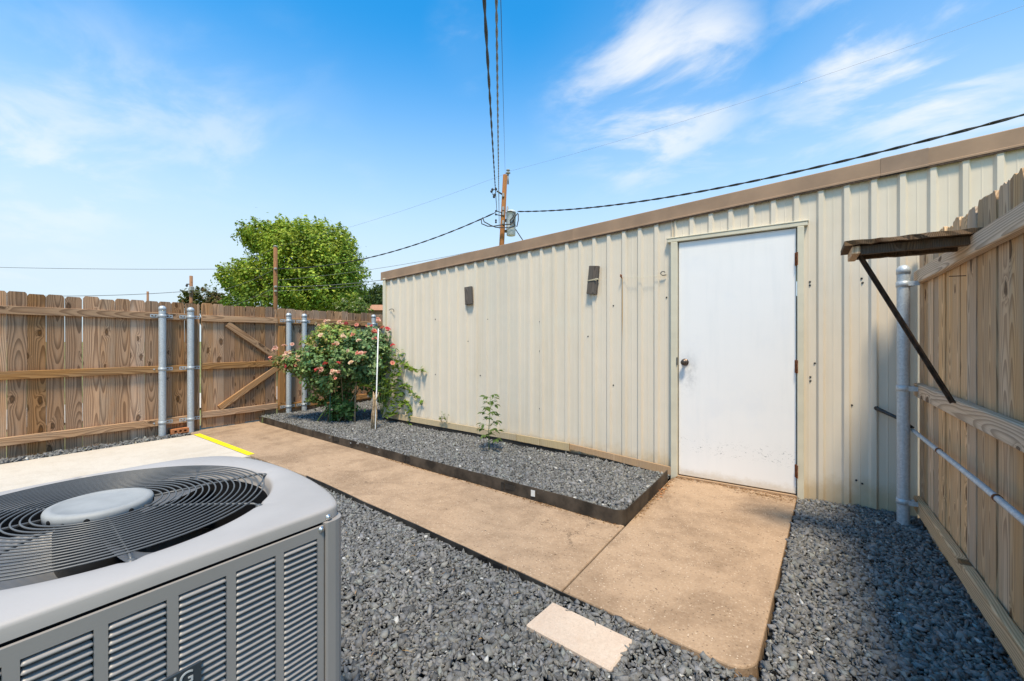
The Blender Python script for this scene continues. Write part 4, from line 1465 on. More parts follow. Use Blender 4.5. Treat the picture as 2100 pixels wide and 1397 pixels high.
P = [(random.uniform(-3, .5), random.uniform(.8, 1.8)) for k in range(90)] + [(random.uniform(0, .55), random.uniform(1.8, 4)) for k in range(120)]
P = [p for p in P if not (-.75 < p[0] < -.1 and p[1] > 1.75)]
litter('dry_litter', np.array(P), lambda p: np.full(len(p), -.012), .02, .05, tan, True)


# ------------------------------------------------------------------ foliage helper
def leaves(name, C, Nrm, L, W, cols, mat, parent, fold=.25, droop=.0):
    n = len(C)
    Nrm = Nrm / (np.linalg.norm(Nrm, axis=1, keepdims=True) + 1e-9)
    a = RNG.normal(0, 1, (n, 3)); a[:, 2] -= droop
    a -= Nrm * (a * Nrm).sum(1, keepdims=True)
    a /= np.linalg.norm(a, axis=1, keepdims=True) + 1e-9
    s = np.cross(Nrm, a)
    L = np.asarray(L)[:, None]; Wd = np.asarray(W)[:, None]
    base = C - a * L * .5
    tip = C + a * L * .5 - Nrm * L * .12
    m1 = C + s * Wd * .5 - Nrm * Wd * fold - a * L * .08
    m2 = C - s * Wd * .5 - Nrm * Wd * fold - a * L * .08
    V = np.stack([base, m1, tip, m2], 1).reshape(-1, 3)
    F = (np.array([[0, 1, 2], [0, 2, 3]])[None] + (np.arange(n) * 4)[:, None, None]).reshape(-1, 3)
    o = np_mesh(name, V, F, mat, parent, np.repeat(cols, 4, 0), origin=tuple(C.mean(0)))
    return o


def shade_cols(n, base, jit=.25, alt=None, alt_p=0.0):
    c = np.array(base)[None] * np.clip(RNG.normal(1, jit, (n, 1)), .45, 1.8)
    c[:, 0] *= RNG.uniform(.8, 1.25, n)
    if alt is not None:
        k = RNG.uniform(0, 1, n) < alt_p
        c[k] = np.array(alt) * RNG.uniform(.7, 1.3, (k.sum(), 1))
    return c


def crown_cloud(center, radii, n_clump, clump_r, per, rng_dir=1.0, shell=.55):
    """leaf centres gathered in sprays through an ellipsoid"""
    d = RNG.normal(0, 1, (n_clump, 3)); d /= np.linalg.norm(d, axis=1, keepdims=True)
    rr = RNG.uniform(shell ** 3, 1, (n_clump, 1)) ** (1 / 3)
    cl = np.array(center) + d * rr * np.array(radii)
    cr = clump_r * RNG.uniform(.6, 1.3, (n_clump, 1))
    k = np.repeat(np.arange(n_clump), per)
    e = RNG.normal(0, .5, (len(k), 3))
    pos = cl[k] + e * cr[k]
    nrm = e * .6 + d[k] * .7 + np.array([0, 0, .6]) + RNG.normal(0, .45, (len(k), 3))
    return pos, nrm, k, cl


# ------------------------------------------------------------------ rose bush
RB = ray_z(690, 862, .08)
rose = empty('rose_bush', (RB.x, RB.y, .06), 'large rose bush with pink and red blossoms growing in the corner of the gravel bed', 'bush')
rd = (RB.xy.normalized()); right = Vector((math.cos(YAW), math.sin(YAW), 0))
RBD = RB.dot(Vector((-math.sin(YAW), math.cos(YAW), 0)))
def rp(px, py, dd=0.0): return ray_d(px, py, RBD + dd)
PXM = RBD / FPX
cl_all, nr_all, cc_all = [], [], []
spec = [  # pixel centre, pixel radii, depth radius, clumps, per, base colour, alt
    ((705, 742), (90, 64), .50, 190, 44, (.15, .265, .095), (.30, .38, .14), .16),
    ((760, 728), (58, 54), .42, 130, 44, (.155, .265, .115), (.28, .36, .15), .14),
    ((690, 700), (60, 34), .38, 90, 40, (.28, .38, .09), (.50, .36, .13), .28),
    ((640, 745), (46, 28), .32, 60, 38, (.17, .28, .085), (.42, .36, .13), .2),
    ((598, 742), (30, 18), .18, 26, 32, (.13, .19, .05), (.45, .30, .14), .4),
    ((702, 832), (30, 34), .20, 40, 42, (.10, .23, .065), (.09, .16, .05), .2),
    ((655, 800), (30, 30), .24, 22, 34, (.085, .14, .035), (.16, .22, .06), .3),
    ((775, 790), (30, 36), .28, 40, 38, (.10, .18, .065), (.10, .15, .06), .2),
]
tips = []
for (pc_, pr_, dr, nc, per, base, alt, ap) in spec:
    c = rp(*pc_)
    d = RNG.normal(0, 1, (nc, 3)); d /= np.linalg.norm(d, axis=1, keepdims=True)
    rr = RNG.uniform(.25, 1, (nc, 1)) ** (1 / 3)
    R_ = np.array(right); F_ = np.array([-math.sin(YAW), math.cos(YAW), 0]); U_ = np.array([0, 0, 1.0])
    q = d * rr
    cl = np.array(c) + R_ * q[:, :1] * pr_[0] * PXM + F_ * q[:, 1:2] * dr + U_ * q[:, 2:] * pr_[1] * PXM
    k = np.repeat(np.arange(nc), per)
    ee = RNG.normal(0, .5, (len(k), 3))
    pos = cl[k] + ee * np.array([.085, .085, .06]) * RNG.uniform(.6, 1.3, (nc, 1))[k]
    ow = cl - np.array(c); ow /= np.linalg.norm(ow, axis=1, keepdims=True) + 1e-6
    nr = ee * .5 + ow[k] * .5 + np.array([0, -.2, .75]) + RNG.normal(0, .4, (len(k), 3))
    keep = (pos[:, 2] > .09) & (pos[:, 1] < WALL_Y + .9) & (pos[:, 0] > FX + .06)
    keep &= ~((pos[:, 0] > SX0 - .01) & (pos[:, 1] > WALL_Y - .03))
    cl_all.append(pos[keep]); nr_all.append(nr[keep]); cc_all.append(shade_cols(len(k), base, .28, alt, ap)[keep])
    tips += [(cl[i], q[i]) for i in range(nc)]
pos = np.concatenate(cl_all); nr = np.concatenate(nr_all); cc_ = np.concatenate(cc_all)
n = len(pos)
L_ = RNG.uniform(.032, .066, n)
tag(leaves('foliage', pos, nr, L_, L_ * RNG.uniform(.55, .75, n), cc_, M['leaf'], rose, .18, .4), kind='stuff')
# canes
r_ = random.Random(21)
for i in range(20):
    a = rp(r_.gauss(688, 16), 862, r_.uniform(-.15, .2)); a.z = .05
    c_, _q = r_.choice(tips[:250])
    c_ = Vector(c_)
    m1 = a.lerp(c_, .45) + Vector((r_.gauss(0, .05), r_.gauss(0, .05), .12))
    pts = []
    for s in np.linspace(0, 1, 7):
        p = a * (1 - s) ** 2 + m1 * 2 * s * (1 - s) + c_ * s * s
        if p.x > SX0 - .02 and p.y > WALL_Y - .04: p.y = WALL_Y - .05
        pts.append(p)
    b = MB(); b.smooth = True
    b.tube(pts, [.010 * (1 - .7 * s) * r_.uniform(.8, 1.2) for s in np.linspace(0, 1, 7)], 6)
    b.build('cane', r_.choice([M['stem'], M['stem'], M['green_stem']]), rose)
# blossoms: cups of crossed petals, each blossom a part
def blossom_mesh(kind):
    colsets = {'pink': ((.72, .30, .26), (.80, .48, .38)), 'peach': ((.78, .50, .33), (.82, .62, .46)), 'red': ((.58, .035, .05), (.70, .08, .12)), 'coral': ((.75, .16, .14), (.80, .34, .26))}
    c0, c1 = colsets[kind]
    V, F, Cc = [], [], []
    for ringi, (rad, lift, cnt) in enumerate(((.0085, .012, 4), (.017, .007, 6))):
        for k in range(cnt):
            a = 2 * math.pi * k / cnt + ringi * .5
            u = np.array([math.cos(a), math.sin(a), 0]); s = np.array([-math.sin(a), math.cos(a), 0])
            b0 = len(V)
            V += [u * .002, u * rad * .7 + s * rad * .6 + np.array([0, 0, lift]), u * rad * 1.1 + np.array([0, 0, lift * .8]), u * rad * .7 - s * rad * .6 + np.array([0, 0, lift])]
            F += [(b0, b0 + 1, b0 + 2), (b0, b0 + 2, b0 + 3)]
            Cc += [c0, c1, c1, c1]
    me = bpy.data.meshes.new('blossom'); me.from_pydata([tuple(v) for v in V], [], F)
    at = me.color_attributes.new('tone', 'FLOAT_COLOR', 'POINT')
    at.data.foreach_set('color', np.concatenate([np.array(Cc), np.ones((len(Cc), 1))], 1).astype(np.float32).ravel())
    me.materials.append(M['petal']); me.update()
    return me
bm_ = {k: blossom_mesh(k) for k in ('pink', 'peach', 'red', 'coral')}
fl = [  # pixel spots of blossom sprays: px, py, count, spread, kinds, depth
    (652, 667, 3, 5, 'peach pink', -.05), (671, 660, 4, 5, 'peach pink', 0), (700, 661, 5, 6, 'peach pink', .05), (709, 664, 2, 3, 'red', 0), (730, 667, 2, 3, 'coral red', 0), (757, 669, 3, 4, 'coral red', .05),
    (776, 657, 3, 3, 'coral pink', .1), (786, 672, 3, 4, 'red coral', .05), (796, 675, 3, 3, 'red', 0), (766, 681, 3, 4, 'red coral', -.1), (725, 686, 2, 3, 'coral red', -.2), (768, 694, 2, 3, 'coral pink', -.2),
    (807, 708, 2, 2, 'red', 0), (736, 727, 4, 4, 'coral pink', -.42), (750, 725, 2, 3, 'pink', -.4), (713, 721, 2, 3, 'peach', -.4), (668, 746, 3, 4, 'red coral', -.45), (659, 757, 6, 5, 'coral pink', -.45), (650, 760, 3, 3, 'red', -.45),
    (693, 744, 3, 4, 'red', -.45), (684, 764, 4, 4, 'pink peach', -.45), (694, 764, 3, 4, 'pink peach', -.45), (687, 777, 2, 2, 'coral', -.45), (692, 706, 4, 5, 'peach pink', -.35), (683, 708, 3, 3, 'coral pink', -.35),
    (645, 712, 4, 6, 'peach pink', -.2), (634, 725, 5, 7, 'peach pink', -.2), (615, 735, 6, 7, 'peach pink', -.15), (592, 726, 5, 6, 'pink peach', -.1), (585, 735, 6, 6, 'peach pink', -.1), (597, 707, 4, 4, 'peach pink', 0), (585, 711, 3, 3, 'pink', 0),
    (563, 716, 4, 3, 'pink peach', 0), (555, 734, 2, 2, 'coral', 0), (588, 748, 3, 4, 'red coral', -.1), (607, 750, 2, 3, 'coral', -.1), (806, 745, 2, 2, 'coral', -.2), (660, 690, 3, 5, 'peach', -.3), (735, 700, 2, 4, 'peach', -.35), (704, 690, 3, 5, 'peach', -.3), (722, 744, 2, 3, 'peach', -.45)]
r_ = random.Random(5)
for px, py, ct, spd, kinds, dd in fl:
    for k in range(ct):
        p = rp(px + r_.gauss(0, spd * .6), py + r_.gauss(0, spd * .45), dd + r_.gauss(0, .03) - .10)
        o = bpy.data.objects.new('blossom', bm_[r_.choice(kinds.split())])
        link(o, rose)
        o.location = p - abs_loc(rose)
        o.rotation_euler = (r_.uniform(.0, 1.3), r_.uniform(-.5, .5), YAW + r_.gauss(0, .8))
        s = r_.uniform(1.2, 2.1); o.scale = (s, s, s)

# side spray of canes carrying the left blossoms
b = MB(); b.smooth = True
for tgt in ((563, 716), (556, 733), (585, 735), (597, 707), (592, 728)):
    A = rp(640, 760, -.1); B_ = rp(*tgt, -.08)
    mid = A.lerp(B_, .5) + Vector((0, 0, .05))
    b.tube([A * (1 - s) ** 2 + mid * 2 * s * (1 - s) + B_ * s * s for s in np.linspace(0, 1, 6)], [.004 - .0025 * s for s in np.linspace(0, 1, 6)], 5)
b.build('side_cane', M['green_stem'], rose)

# ------------------------------------------------------------------ vine, stakes, seedling, weeds
VB = ray_z(792, 868, .07)
VD = VB.dot(Vector((-math.sin(YAW), math.cos(YAW), 0)))
vine = empty('leafy_vine', (VB.x, VB.y, .06), 'bright green vine with tendrils reaching right along the shed wall from the rose bush', 'vine')
def vp(px, py, dd=0.0):
    p = ray_d(px, py, VD + dd)
    if p.x > SX0 - .02: p.y = min(p.y, WALL_Y - .05)
    return p
lfm = bpy.data.meshes.new('leaf')
lfm.from_pydata([(0, 0, 0), (.30, .25, .02), (.62, .22, .03), (1, 0, -.08), (.62, -.22, .03), (.30, -.25, .02), (.5, 0, -.02)], [], [(0, 1, 6), (1, 2, 6), (2, 3, 6), (3, 4, 6), (4, 5, 6), (5, 0, 6)])
def tinted(me0, col, nm):
    m2 = me0.copy(); m2.name = nm
    at = m2.color_attributes.new('tone', 'FLOAT_COLOR', 'POINT')
    c = np.tile(np.array([*col, 1], dtype=np.float32), (len(m2.vertices), 1)); c[6, :3] *= .8
    at.data.foreach_set('color', c.ravel()); m2.materials.append(M['leaf']); m2.update()
    return m2
lv = [tinted(lfm, c, 'leaf') for c in ((.17, .28, .03), (.12, .22, .03), (.21, .31, .05), (.09, .17, .03))]
ld = [tinted(lfm, c, 'leaf') for c in ((.09, .16, .04), (.06, .12, .03), (.12, .19, .05))]
def put_leaf(parent, p, L, rot, meshes, rr):
    o = bpy.data.objects.new('leaf', rr.choice(meshes)); link(o, parent)
    o.location = Vector(p) - abs_loc(parent); o.rotation_euler = rot; o.scale = (L, L * rr.uniform(.8, 1.1), L)
    return o
r_ = random.Random(77)
paths = [
    ([(782, 850), (800, 790), (812, 755), (824, 742), (838, 744), (852, 752), (868, 757), (884, 757)], 13, .055),
    ([(782, 850), (806, 800), (826, 790), (842, 792), (858, 800), (874, 808)], 12, .05),
    ([(786, 852), (812, 832), (832, 824), (846, 828), (852, 846)], 15, .058),
    ([(782, 850), (775, 800), (760, 792), (745, 790), (735, 780)], 12, .06),
    ([(782, 850), (784, 800), (782, 760), (786, 735)], 13, .055),
    ([(784, 850), (796, 815), (806, 790), (812, 770)], 15, .06),
    ([(786, 855), (798, 835), (812, 815), (822, 800)], 13, .06),
    ([(784, 855), (792, 850), (800, 852), (808, 846)], 8, .055),
    ([(783, 848), (790, 800), (800, 770), (810, 745)], 13, .058)]
for pp, ct, Ls in paths:
    pts3 = [vp(x_, y_, -.12 + .02 * i) for i, (x_, y_) in enumerate(pp)]
    b = MB(); b.smooth = True
    b.tube(pts3, [.005 * (1 - .75 * i / len(pts3)) for i in range(len(pts3))], 5)
    b.build('stem', M['green_stem'], vine)
    for k in range(int(ct * 1.5)):
        s = (.25 + .75 * (k + r_.random()) / ct) * (len(pts3) - 1)
        i = min(int(s), len(pts3) - 2)
        p = pts3[i].lerp(pts3[i + 1], s - i)
        for sd in (-1, 1):
            put_leaf(vine, p + Vector((r_.gauss(0, .012), r_.gauss(0, .012), r_.gauss(0, .012))), Ls * r_.uniform(1.0, 1.7), (r_.uniform(.1, 1.0), r_.uniform(-.9, .6), YAW + (0 if sd > 0 else math.pi) + r_.gauss(0, .7)), lv, r_)
p0, p1 = rp(771, 882, -.16), rp(776, 672, -.10)
p0 = ray_z(770, 882, .06)
p1 = ray_d(776, 674, p0.dot(Vector((-math.sin(YAW), math.cos(YAW), 0))) + .02)
b = MB(); b.smooth = True; b.tube([p0 - Vector((0, 0, .1)), p0, p1], .0085, 10)
tag(b.build('garden_stake', M['white_stake'], None), 'tall thin white garden stake standing in front of the rose bush', 'stake')
b = MB(); b.smooth = True
for k in range(5):
    o_ = Vector((-.05 + .02 * k - .03, r_.uniform(-.01, .02), 0))
    b.tube([p0 + o_ - Vector((0, 0, .08)), p0 + o_ + Vector((.02 * r_.uniform(-1, 1), 0, .2)), p0 + o_ * .4 + Vector((.03 * r_.uniform(-1, 1), 0, .38)), p0 + o_ * .2 + Vector((.07 * r_.uniform(-1, 1), 0, .5))], [.010, .009, .007, .003], 6)
tag(b.build('dead_stem', M['dead_stem'], None), 'bundle of dry dead stems around the foot of the white stake', 'dead stem')
g0 = ray_z(676, 872, .06)
b = MB(); b.smooth = True; b.tube([g0 - Vector((0, 0, .1)), g0 + Vector((-.015, .02, .55))], .008, 8)
tag(b.build('garden_stake', M['green_stake'], None), 'dark green plant stake at the left foot of the rose bush', 'stake')
g0 = ray_z(727, 868, .06)
b = MB(); b.smooth = True; b.tube([g0 - Vector((0, 0, .1)), g0 + Vector((-.02, .03, .42)), g0 + Vector((-.02, .05, .62))], [.012, .010, .008], 6)
tag(b.build('bare_stem', M['dead_stem'], None), 'pale bare stem standing right of the rose bush foliage', 'stem')

# seedling tree in the bed
sb = ray_z(1003, 921, .07)
sd = empty('seedling', sb, 'young single green seedling standing alone in the middle of the gravel bed', 'plant')
SDD = sb.dot(Vector((-math.sin(YAW), math.cos(YAW), 0)))
top = ray_d(1006, 812, SDD)
stp = [sb - Vector((0, 0, .03)), sb.lerp(top, .35) + Vector((-.012, 0, 0)), sb.lerp(top, .7), top]
b = MB(); b.smooth = True; b.tube(stp, [.006, .0045, .003, .0015], 6); b.build('stem', M['green_stem'], sd)
r_ = random.Random(3)
for lev in range(22):
    s = .14 + .86 * lev / 21
    p = sb.lerp(top, s)
    a = lev * 2.4 + r_.uniform(-.3, .3)
    reach = .115 * (1.05 - .75 * s) + .02
    e_ = p + Vector((math.cos(a) * reach, math.sin(a) * reach, reach * .45))
    b = MB(); b.smooth = True; b.tube([p, e_], [.0016, .0009], 4); b.build('stalk', M['green_stem'], sd)
    for k in range(5):
        aa = a + (k - 2) * .55
        put_leaf(sd, e_.lerp(p, .15 * abs(k - 2)), .068 * r_.uniform(.75, 1.2), (r_.gauss(0, .3), r_.uniform(-.1, .7), aa), ld, r_)
# weeds by the wall
def weed(px, py, h, label, dry):
    p = ray_y(px, py, 3.99)
    o_ = empty('weed', p, label, 'weed')
    r2 = random.Random(px)
    for k in range(7):
        a = r2.uniform(0, 6.28); t_ = p + Vector((math.cos(a) * h * .5, -abs(math.sin(a)) * h * .25, h * r2.uniform(.5, 1)))
        b = MB(); b.smooth = True; b.tube([p, p.lerp(t_, .5) + Vector((0, 0, .02)), t_], [.002, .0015, .0006], 4); b.build('stem', M['dead_stem'] if dry else M['green_stem'], o_)
        for q in range(2 if not dry else 1):
            put_leaf(o_, p.lerp(t_, r2.uniform(.4, 1)), r2.uniform(.02, .045), (r2.gauss(0, .5), r2.uniform(-.5, .5), r2.uniform(0, 6)), ld, r2)
weed(917, 868, .17, 'small green weed growing by the wall between the vine and the seedling', False)
weed(905, 866, .15, 'dry brown wisp of weed just left of the small green weed by the wall', True)
# small tufts at the fence foot
def tuft(px, py, n, label):
    p = ray_z(px, py, .0)
    b = MB()
    r2 = random.Random(px)
    for k in range(n):
        q = p + Vector((r2.gauss(0, .03), r2.gauss(0, .06), 0)); a = r2.uniform(0, 6.28); h = r2.uniform(.04, .13)
        t_ = q + Vector((math.cos(a) * h * .5, math.sin(a) * h * .5, h))
        s = Vector((-math.sin(a), math.cos(a), 0)) * .002
        m_ = q.lerp(t_, .5) + Vector((0, 0, .015))
        b.add([q - s, q + s, m_ + s * .8, t_, m_ - s * .8], [(0, 1, 2, 4), (4, 2, 3)])
    return tag(b.build('grass_tuft', M['green_stem'], None), label, 'grass tuft')
tuft(548, 866, 26, 'thin grass tuft at the foot of the gate beside the bed edging')

# ------------------------------------------------------------------ trees and house beyond the fence
def tube_tree(parent, base, tops, r0, rr, mat, name='trunk'):
    mid = base + Vector((0, 0, (tops[0].z - base.z) * .38))
    b = MB(); b.smooth = True
    b.tube([base - Vector((0, 0, .3)), base + Vector((0, 0, .5)), mid], [r0 * 1.3, r0, r0 * .8], 9)
    b.build(name, mat, parent)
    for t_ in tops:
        b = MB(); b.smooth = True
        m_ = mid.lerp(t_, .5) + Vector((rr.gauss(0, .4), rr.gauss(0, .4), .5))
        b.tube([mid, mid.lerp(m_, .5), m_, t_], [r0 * .55, r0 * .42, r0 * .28, r0 * .06], 6)
        b.build('limb', mat, parent)


Rv, Fv, Uv = np.array(right), np.array([-math.sin(YAW), math.cos(YAW), 0.]), np.array([0, 0, 1.])
def far_tree(name, depth, parts, leaf, base_px, cat_label, r0, cat='tree', droop=.2, seed=1, limbs=9):
    rr = random.Random(seed)
    basep = ray_d(base_px[0], base_px[1], depth); basep.z = -.1
    t_ = empty(name, basep, cat_label, cat)
    k_ = depth / FPX
    Ps, Ns, Cs, tops = [], [], [], []
    for (cx, cy), (rx_, ry_), dr, nc, per, cr, base, alt, ap in parts:
        c = np.array(ray_d(cx, cy, depth))
        d = RNG.normal(0, 1, (nc, 3)); d /= np.linalg.norm(d, axis=1, keepdims=True)
        q = d * RNG.uniform(.35, 1, (nc, 1)) ** (1 / 3)
        cl = c + Rv * q[:, :1] * rx_ * k_ + Fv * q[:, 1:2] * dr + Uv * q[:, 2:] * ry_ * k_
        kk = np.repeat(np.arange(nc), per)
        # each spray is a short twig heading outwards and upwards
        tw = q * .8 + np.array([0, 0, .55]) + RNG.normal(0, .35, (nc, 3))
        tw /= np.linalg.norm(tw, axis=1, keepdims=True)
        along = RNG.uniform(-.8, 1, (len(kk), 1))
        wd = (1.1 - along) * .34
        ee = RNG.normal(0, 1, (len(kk), 3))
        pos = cl[kk] + (tw[kk] * along + ee * wd) * cr * RNG.uniform(.7, 1.3, (nc, 1))[kk]
        nr = ee * .6 + np.array([0, 0, .8]) + q[kk] * .5
        Ps.append(pos); Ns.append(nr)
        tone = np.clip(RNG.normal(1, .16, nc), .6, 1.4)[kk][:, None]
        Cs.append(shade_cols(len(kk), base, .18, alt, ap) * tone)
        for j in rr.sample(range(nc), min(limbs, nc)):
            tops.append(Vector(cl[j]))
    P_, N_, C_ = np.concatenate(Ps), np.concatenate(Ns), np.concatenate(Cs)
    keep = P_[:, 2] > .3
    P_, N_, C_ = P_[keep], N_[keep], C_[keep]
    L = leaf * RNG.uniform(.7, 1.35, len(P_))
    tag(leaves('crown', P_, N_, L, L * RNG.uniform(.6, .85, len(P_)), C_, M['leaf_far'], t_, .15, droop), kind='stuff')
    tops.sort(key=lambda v: -v.z)
    tube_tree(t_, basep, tops[::max(1, len(tops) // 16)], r0, rr, M['trunk'])
    return t_


lime, lime2 = (.26, .37, .045), (.44, .50, .075)
far_tree('maple_tree', 35, [
    ((640, 535), (84, 72), 4.2, 318, 68, .75, lime, lime2, .25),
    ((620, 500), (108, 38), 3.4, 222, 68, .7, lime, lime2, .3),
    ((560, 492), (60, 26), 2.6, 95, 64, .65, (.20, .31, .045), (.36, .20, .07), .12),
    ((560, 575), (88, 40), 3.6, 222, 64, .7, (.25, .37, .045), lime2, .3),
    ((505, 572), (40, 28), 2.5, 73, 58, .6, lime, lime2, .2),
    ((655, 600), (84, 42), 4.2, 222, 64, .75, (.20, .32, .045), lime2, .2),
    ((702, 560), (38, 46), 3.0, 116, 58, .65, (.20, .33, .05), lime2, .15),
    ((585, 622), (110, 28), 4.0, 180, 61, .7, (.14, .24, .04), lime, .2)],
    .19, (640, 760), 'big bright green maple tree with a round crown behind the fence', .34, limbs=14, seed=2)
far_tree('small_tree', 42, [((418, 614), (30, 20), 1.8, 60, 50, .55, (.085, .10, .03), (.16, .08, .03), .2), ((448, 618), (20, 14), 1.4, 24, 40, .5, (.13, .085, .04), (.10, .10, .03), .3), ((405, 625), (24, 14), 1.5, 24, 40, .5, (.07, .09, .025), (.12, .08, .03), .2)],
         .24, (420, 720), 'small olive brown tree behind the fence left of the maple', .14, seed=5)
far_tree('shrub', 27, [((722, 632), (34, 12), 1.2, 46, 40, .4, (.13, .19, .04), (.45, .42, .28), .10)], .17, (722, 680), 'lime green shrub with pale blossoms showing above the fence', .05, 'shrub', seed=7)
far_tree('dark_tree', 62, [((752, 614), (30, 15), 3, 60, 46, .9, (.045, .085, .028), (.07, .11, .03), .2), ((722, 612), (24, 12), 2.5, 36, 40, .8, (.05, .09, .03), (.07, .11, .03), .2)], .36, (748, 700), 'dark green tree farther back between the maple and the shed', .3, seed=8)
far_tree('dark_tree', 58, [((785, 612), (22, 20), 3, 60, 46, .9, (.04, .075, .026), (.07, .11, .03), .2)], .36, (792, 700), 'darkest far tree right beside the corner of the shed', .3, seed=9)

hp = ray_d(776, 640, 45)
house = empty('brick_house', (hp.x, hp.y, -.1), 'far brick house with a terracotta hip roof just showing above the fence', 'house')
kx = 45 / FPX
ridge = ray_d(768, 624, 45)
b = MB()
rz0 = ray_d(768, 641, 45).z
hw = 46 * kx
cxy = Vector((ridge.x, ridge.y, 0))
def hq(u, v, z): return tuple(cxy + right * u + Vector((Fv[0], Fv[1], 0)) * v + Vector((0, 0, z)))
b.add([hq(-hw, -3.5, rz0), hq(hw * 2.5, -3.5, rz0), hq(hw * 2.5, 5, rz0), hq(-hw, 5, rz0), hq(-.5, .8, ridge.z), hq(hw * 1.4, .8, ridge.z)], [(0, 1, 5, 4), (1, 2, 5), (2, 3, 4, 5), (3, 0, 4), (3, 2, 1, 0)])
b.build('roof', M['house_roof'], house)
b = MB(); b.add([hq(u, v, z) for z in (-.1, rz0 - .02) for u, v in ((-hw + .4, -3.1), (hw * 2.5 - .4, -3.1), (hw * 2.5 - .4, 4.6), (-hw + .4, 4.6))], [(0, 1, 5, 4), (1, 2, 6, 5), (2, 3, 7, 6), (3, 0, 4, 7), (7, 6, 5, 4)])
b.build('wall', M['house_wall'], house)

# ------------------------------------------------------------------ utility poles and wires
PD = 22.0
pk = PD / FPX
ptop, pbot = ray_d(1036, 359, PD), ray_d(1028, 520, PD)
lean = (ptop - pbot) / (ptop.z - pbot.z)
pb = pbot - lean * (pbot.z + .3)
UP = empty('utility_pole', (pb.x, pb.y, 0), 'tall wooden utility pole with a grey transformer behind the shed roof', 'utility pole')
b = MB(); b.smooth = True; b.tube([pb, pb.lerp(ptop, .5), ptop], [.17, .14, .115], 14); b.build('pole', M['pole_wood'], UP)
tc_ = ray_d(1048, 459, PD - .05)
b = MB(); b.smooth = True
tr_ = 10.2 * pk
b.lathe([(tr_ * .80, -.62), (tr_ * .88, -.60), (tr_ * .94, -.2), (tr_ * 1.0, .55), (tr_ * 1.04, .56), (tr_ * 1.04, .60), (tr_ * .7, .68), (.02, .70)], tuple(tc_), 20)
tf = b.build('transformer', M['transformer'], UP)
b = MB(); b.smooth = True; b.lathe([(.055, 0), (.06, .06), (.04, .08), (.06, .12), (.04, .14), (.05, .2), (.02, .26)], tuple(ray_d(1041, 433, PD - .1)), 10); b.build('bushing', M['porcelain'], tf)
b = MB(); b.bbox(tuple(ray_d(1036, 452, PD) - Vector((.1, .08, .04))), tuple(ray_d(1044, 452, PD) + Vector((0, .08, .04)))); b.bbox(tuple(ray_d(1036, 474, PD) - Vector((.1, .08, .04))), tuple(ray_d(1044, 474, PD) + Vector((0, .08, .04)))); b.build('mount', M['dark_metal'], tf)
b = MB(); b.smooth = True
a_, c_ = ray_d(1042, 378, PD), ray_d(1042, 356, PD)
b.tube([a_, c_], .045, 8); b.lathe([(.12, 0), (.12, .05), (.05, .07), (.05, .14), (.10, .15), (.10, .19), (.02, .21)], tuple(c_), 10); b.build('pin_insulator', M['porcelain'], UP)
a_, c_ = ray_d(1032, 400, PD), ray_d(1019, 392, PD - .2)
b = MB(); b.smooth = True; b.tube([a_, c_], .045, 6)
for (x_, y_) in ((1010, 389), (1008, 393), (1014, 400), (1013, 404), (1017, 388)):
    p_ = ray_d(x_, y_, PD - .2); b.lathe([(.05, -.05), (.07, 0), (.05, .05), (.02, .08)], tuple(p_), 8)
b.tube([ray_d(1006, 393, PD - .2), ray_d(1011, 388, PD - .2), ray_d(1019, 390, PD - .2)], .02, 5); b.tube([ray_d(1008, 394, PD - .2), ray_d(1013, 404, PD - .2), ray_d(1017, 398, PD - .2)], .018, 5)
b.build('cutout_arm', M['dark_metal'], UP)
for y_ in (400, 428, 438, 456):
    p_ = ray_d(1032, y_, PD - .13); b = MB(); b.cbox(p_, (.10, .10, .20), .02); b.build('pole_plate', M['porcelain'], UP)
b = MB(); b.smooth = True
for x0, y0, x1, y1 in ((1031, 437, 1018, 433), (1030, 443, 1017, 440)):
    b.tube([ray_d(x0, y0, PD - .1), ray_d(x1, y1, PD - .15)], .025, 6)
for y_ in (433, 440, 452, 456):
    b.lathe([(.03, -.05), (.055, 0), (.03, .05)], tuple(ray_d(1017, y_, PD - .15)), 8)
b.build('wire_bracket', M['dark_metal'], UP)
b = MB(); b.smooth = True
for lp_ in ([(1040, 434), (1048, 433), (1056, 437), (1052, 446), (1046, 452), (1047, 458), (1051, 456), (1056, 445), (1062, 437)],
            [(1063, 439), (1063, 452), (1060, 465), (1055, 462), (1054, 450), (1058, 440)],
            [(990, 446), (993, 455), (1006, 462), (1016, 466), (1030, 467), (1045, 467), (1056, 464)],
            [(987, 449), (988, 459), (1000, 464), (1012, 464), (1030, 461), (1048, 460), (1053, 455)]):
    b.tube([ray_d(x_, y_, PD - .35) for x_, y_ in lp_], .028, 5)
b.build('wire_loop', M['wire'], UP)


def cable(p0, p1, sag, r, mat, label, n=40, twist=0, ext0=0.0, ext1=0.0, dz=.0, group=None):
    def at(s): return p0 + (p1 - p0) * s - Vector((0, 0, 4 * sag * s * (1 - s)))
    ss = np.linspace(-ext0, 1 + ext1, n)
    b = MB(); b.smooth = True
    if twist:
        t_ = (p1 - p0).normalized(); u = t_.cross(Vector((0, 0, 1))).normalized(); w = u.cross(t_)
        Ln = (p1 - p0).length
        ss = np.linspace(-ext0, 1 + ext1, int(Ln * twist * 7))
        for st in range(2):
            b.tube([at(s) + (u * math.cos(2 * math.pi * (s * Ln * twist) + st * math.pi) + w * math.sin(2 * math.pi * (s * Ln * twist) + st * math.pi)) * r * .9 for s in ss], r, 5)
    else:
        b.tube([at(s) for s in ss], r, 5)
    return tag(b.build('wire', mat, None), label, 'wire', group)


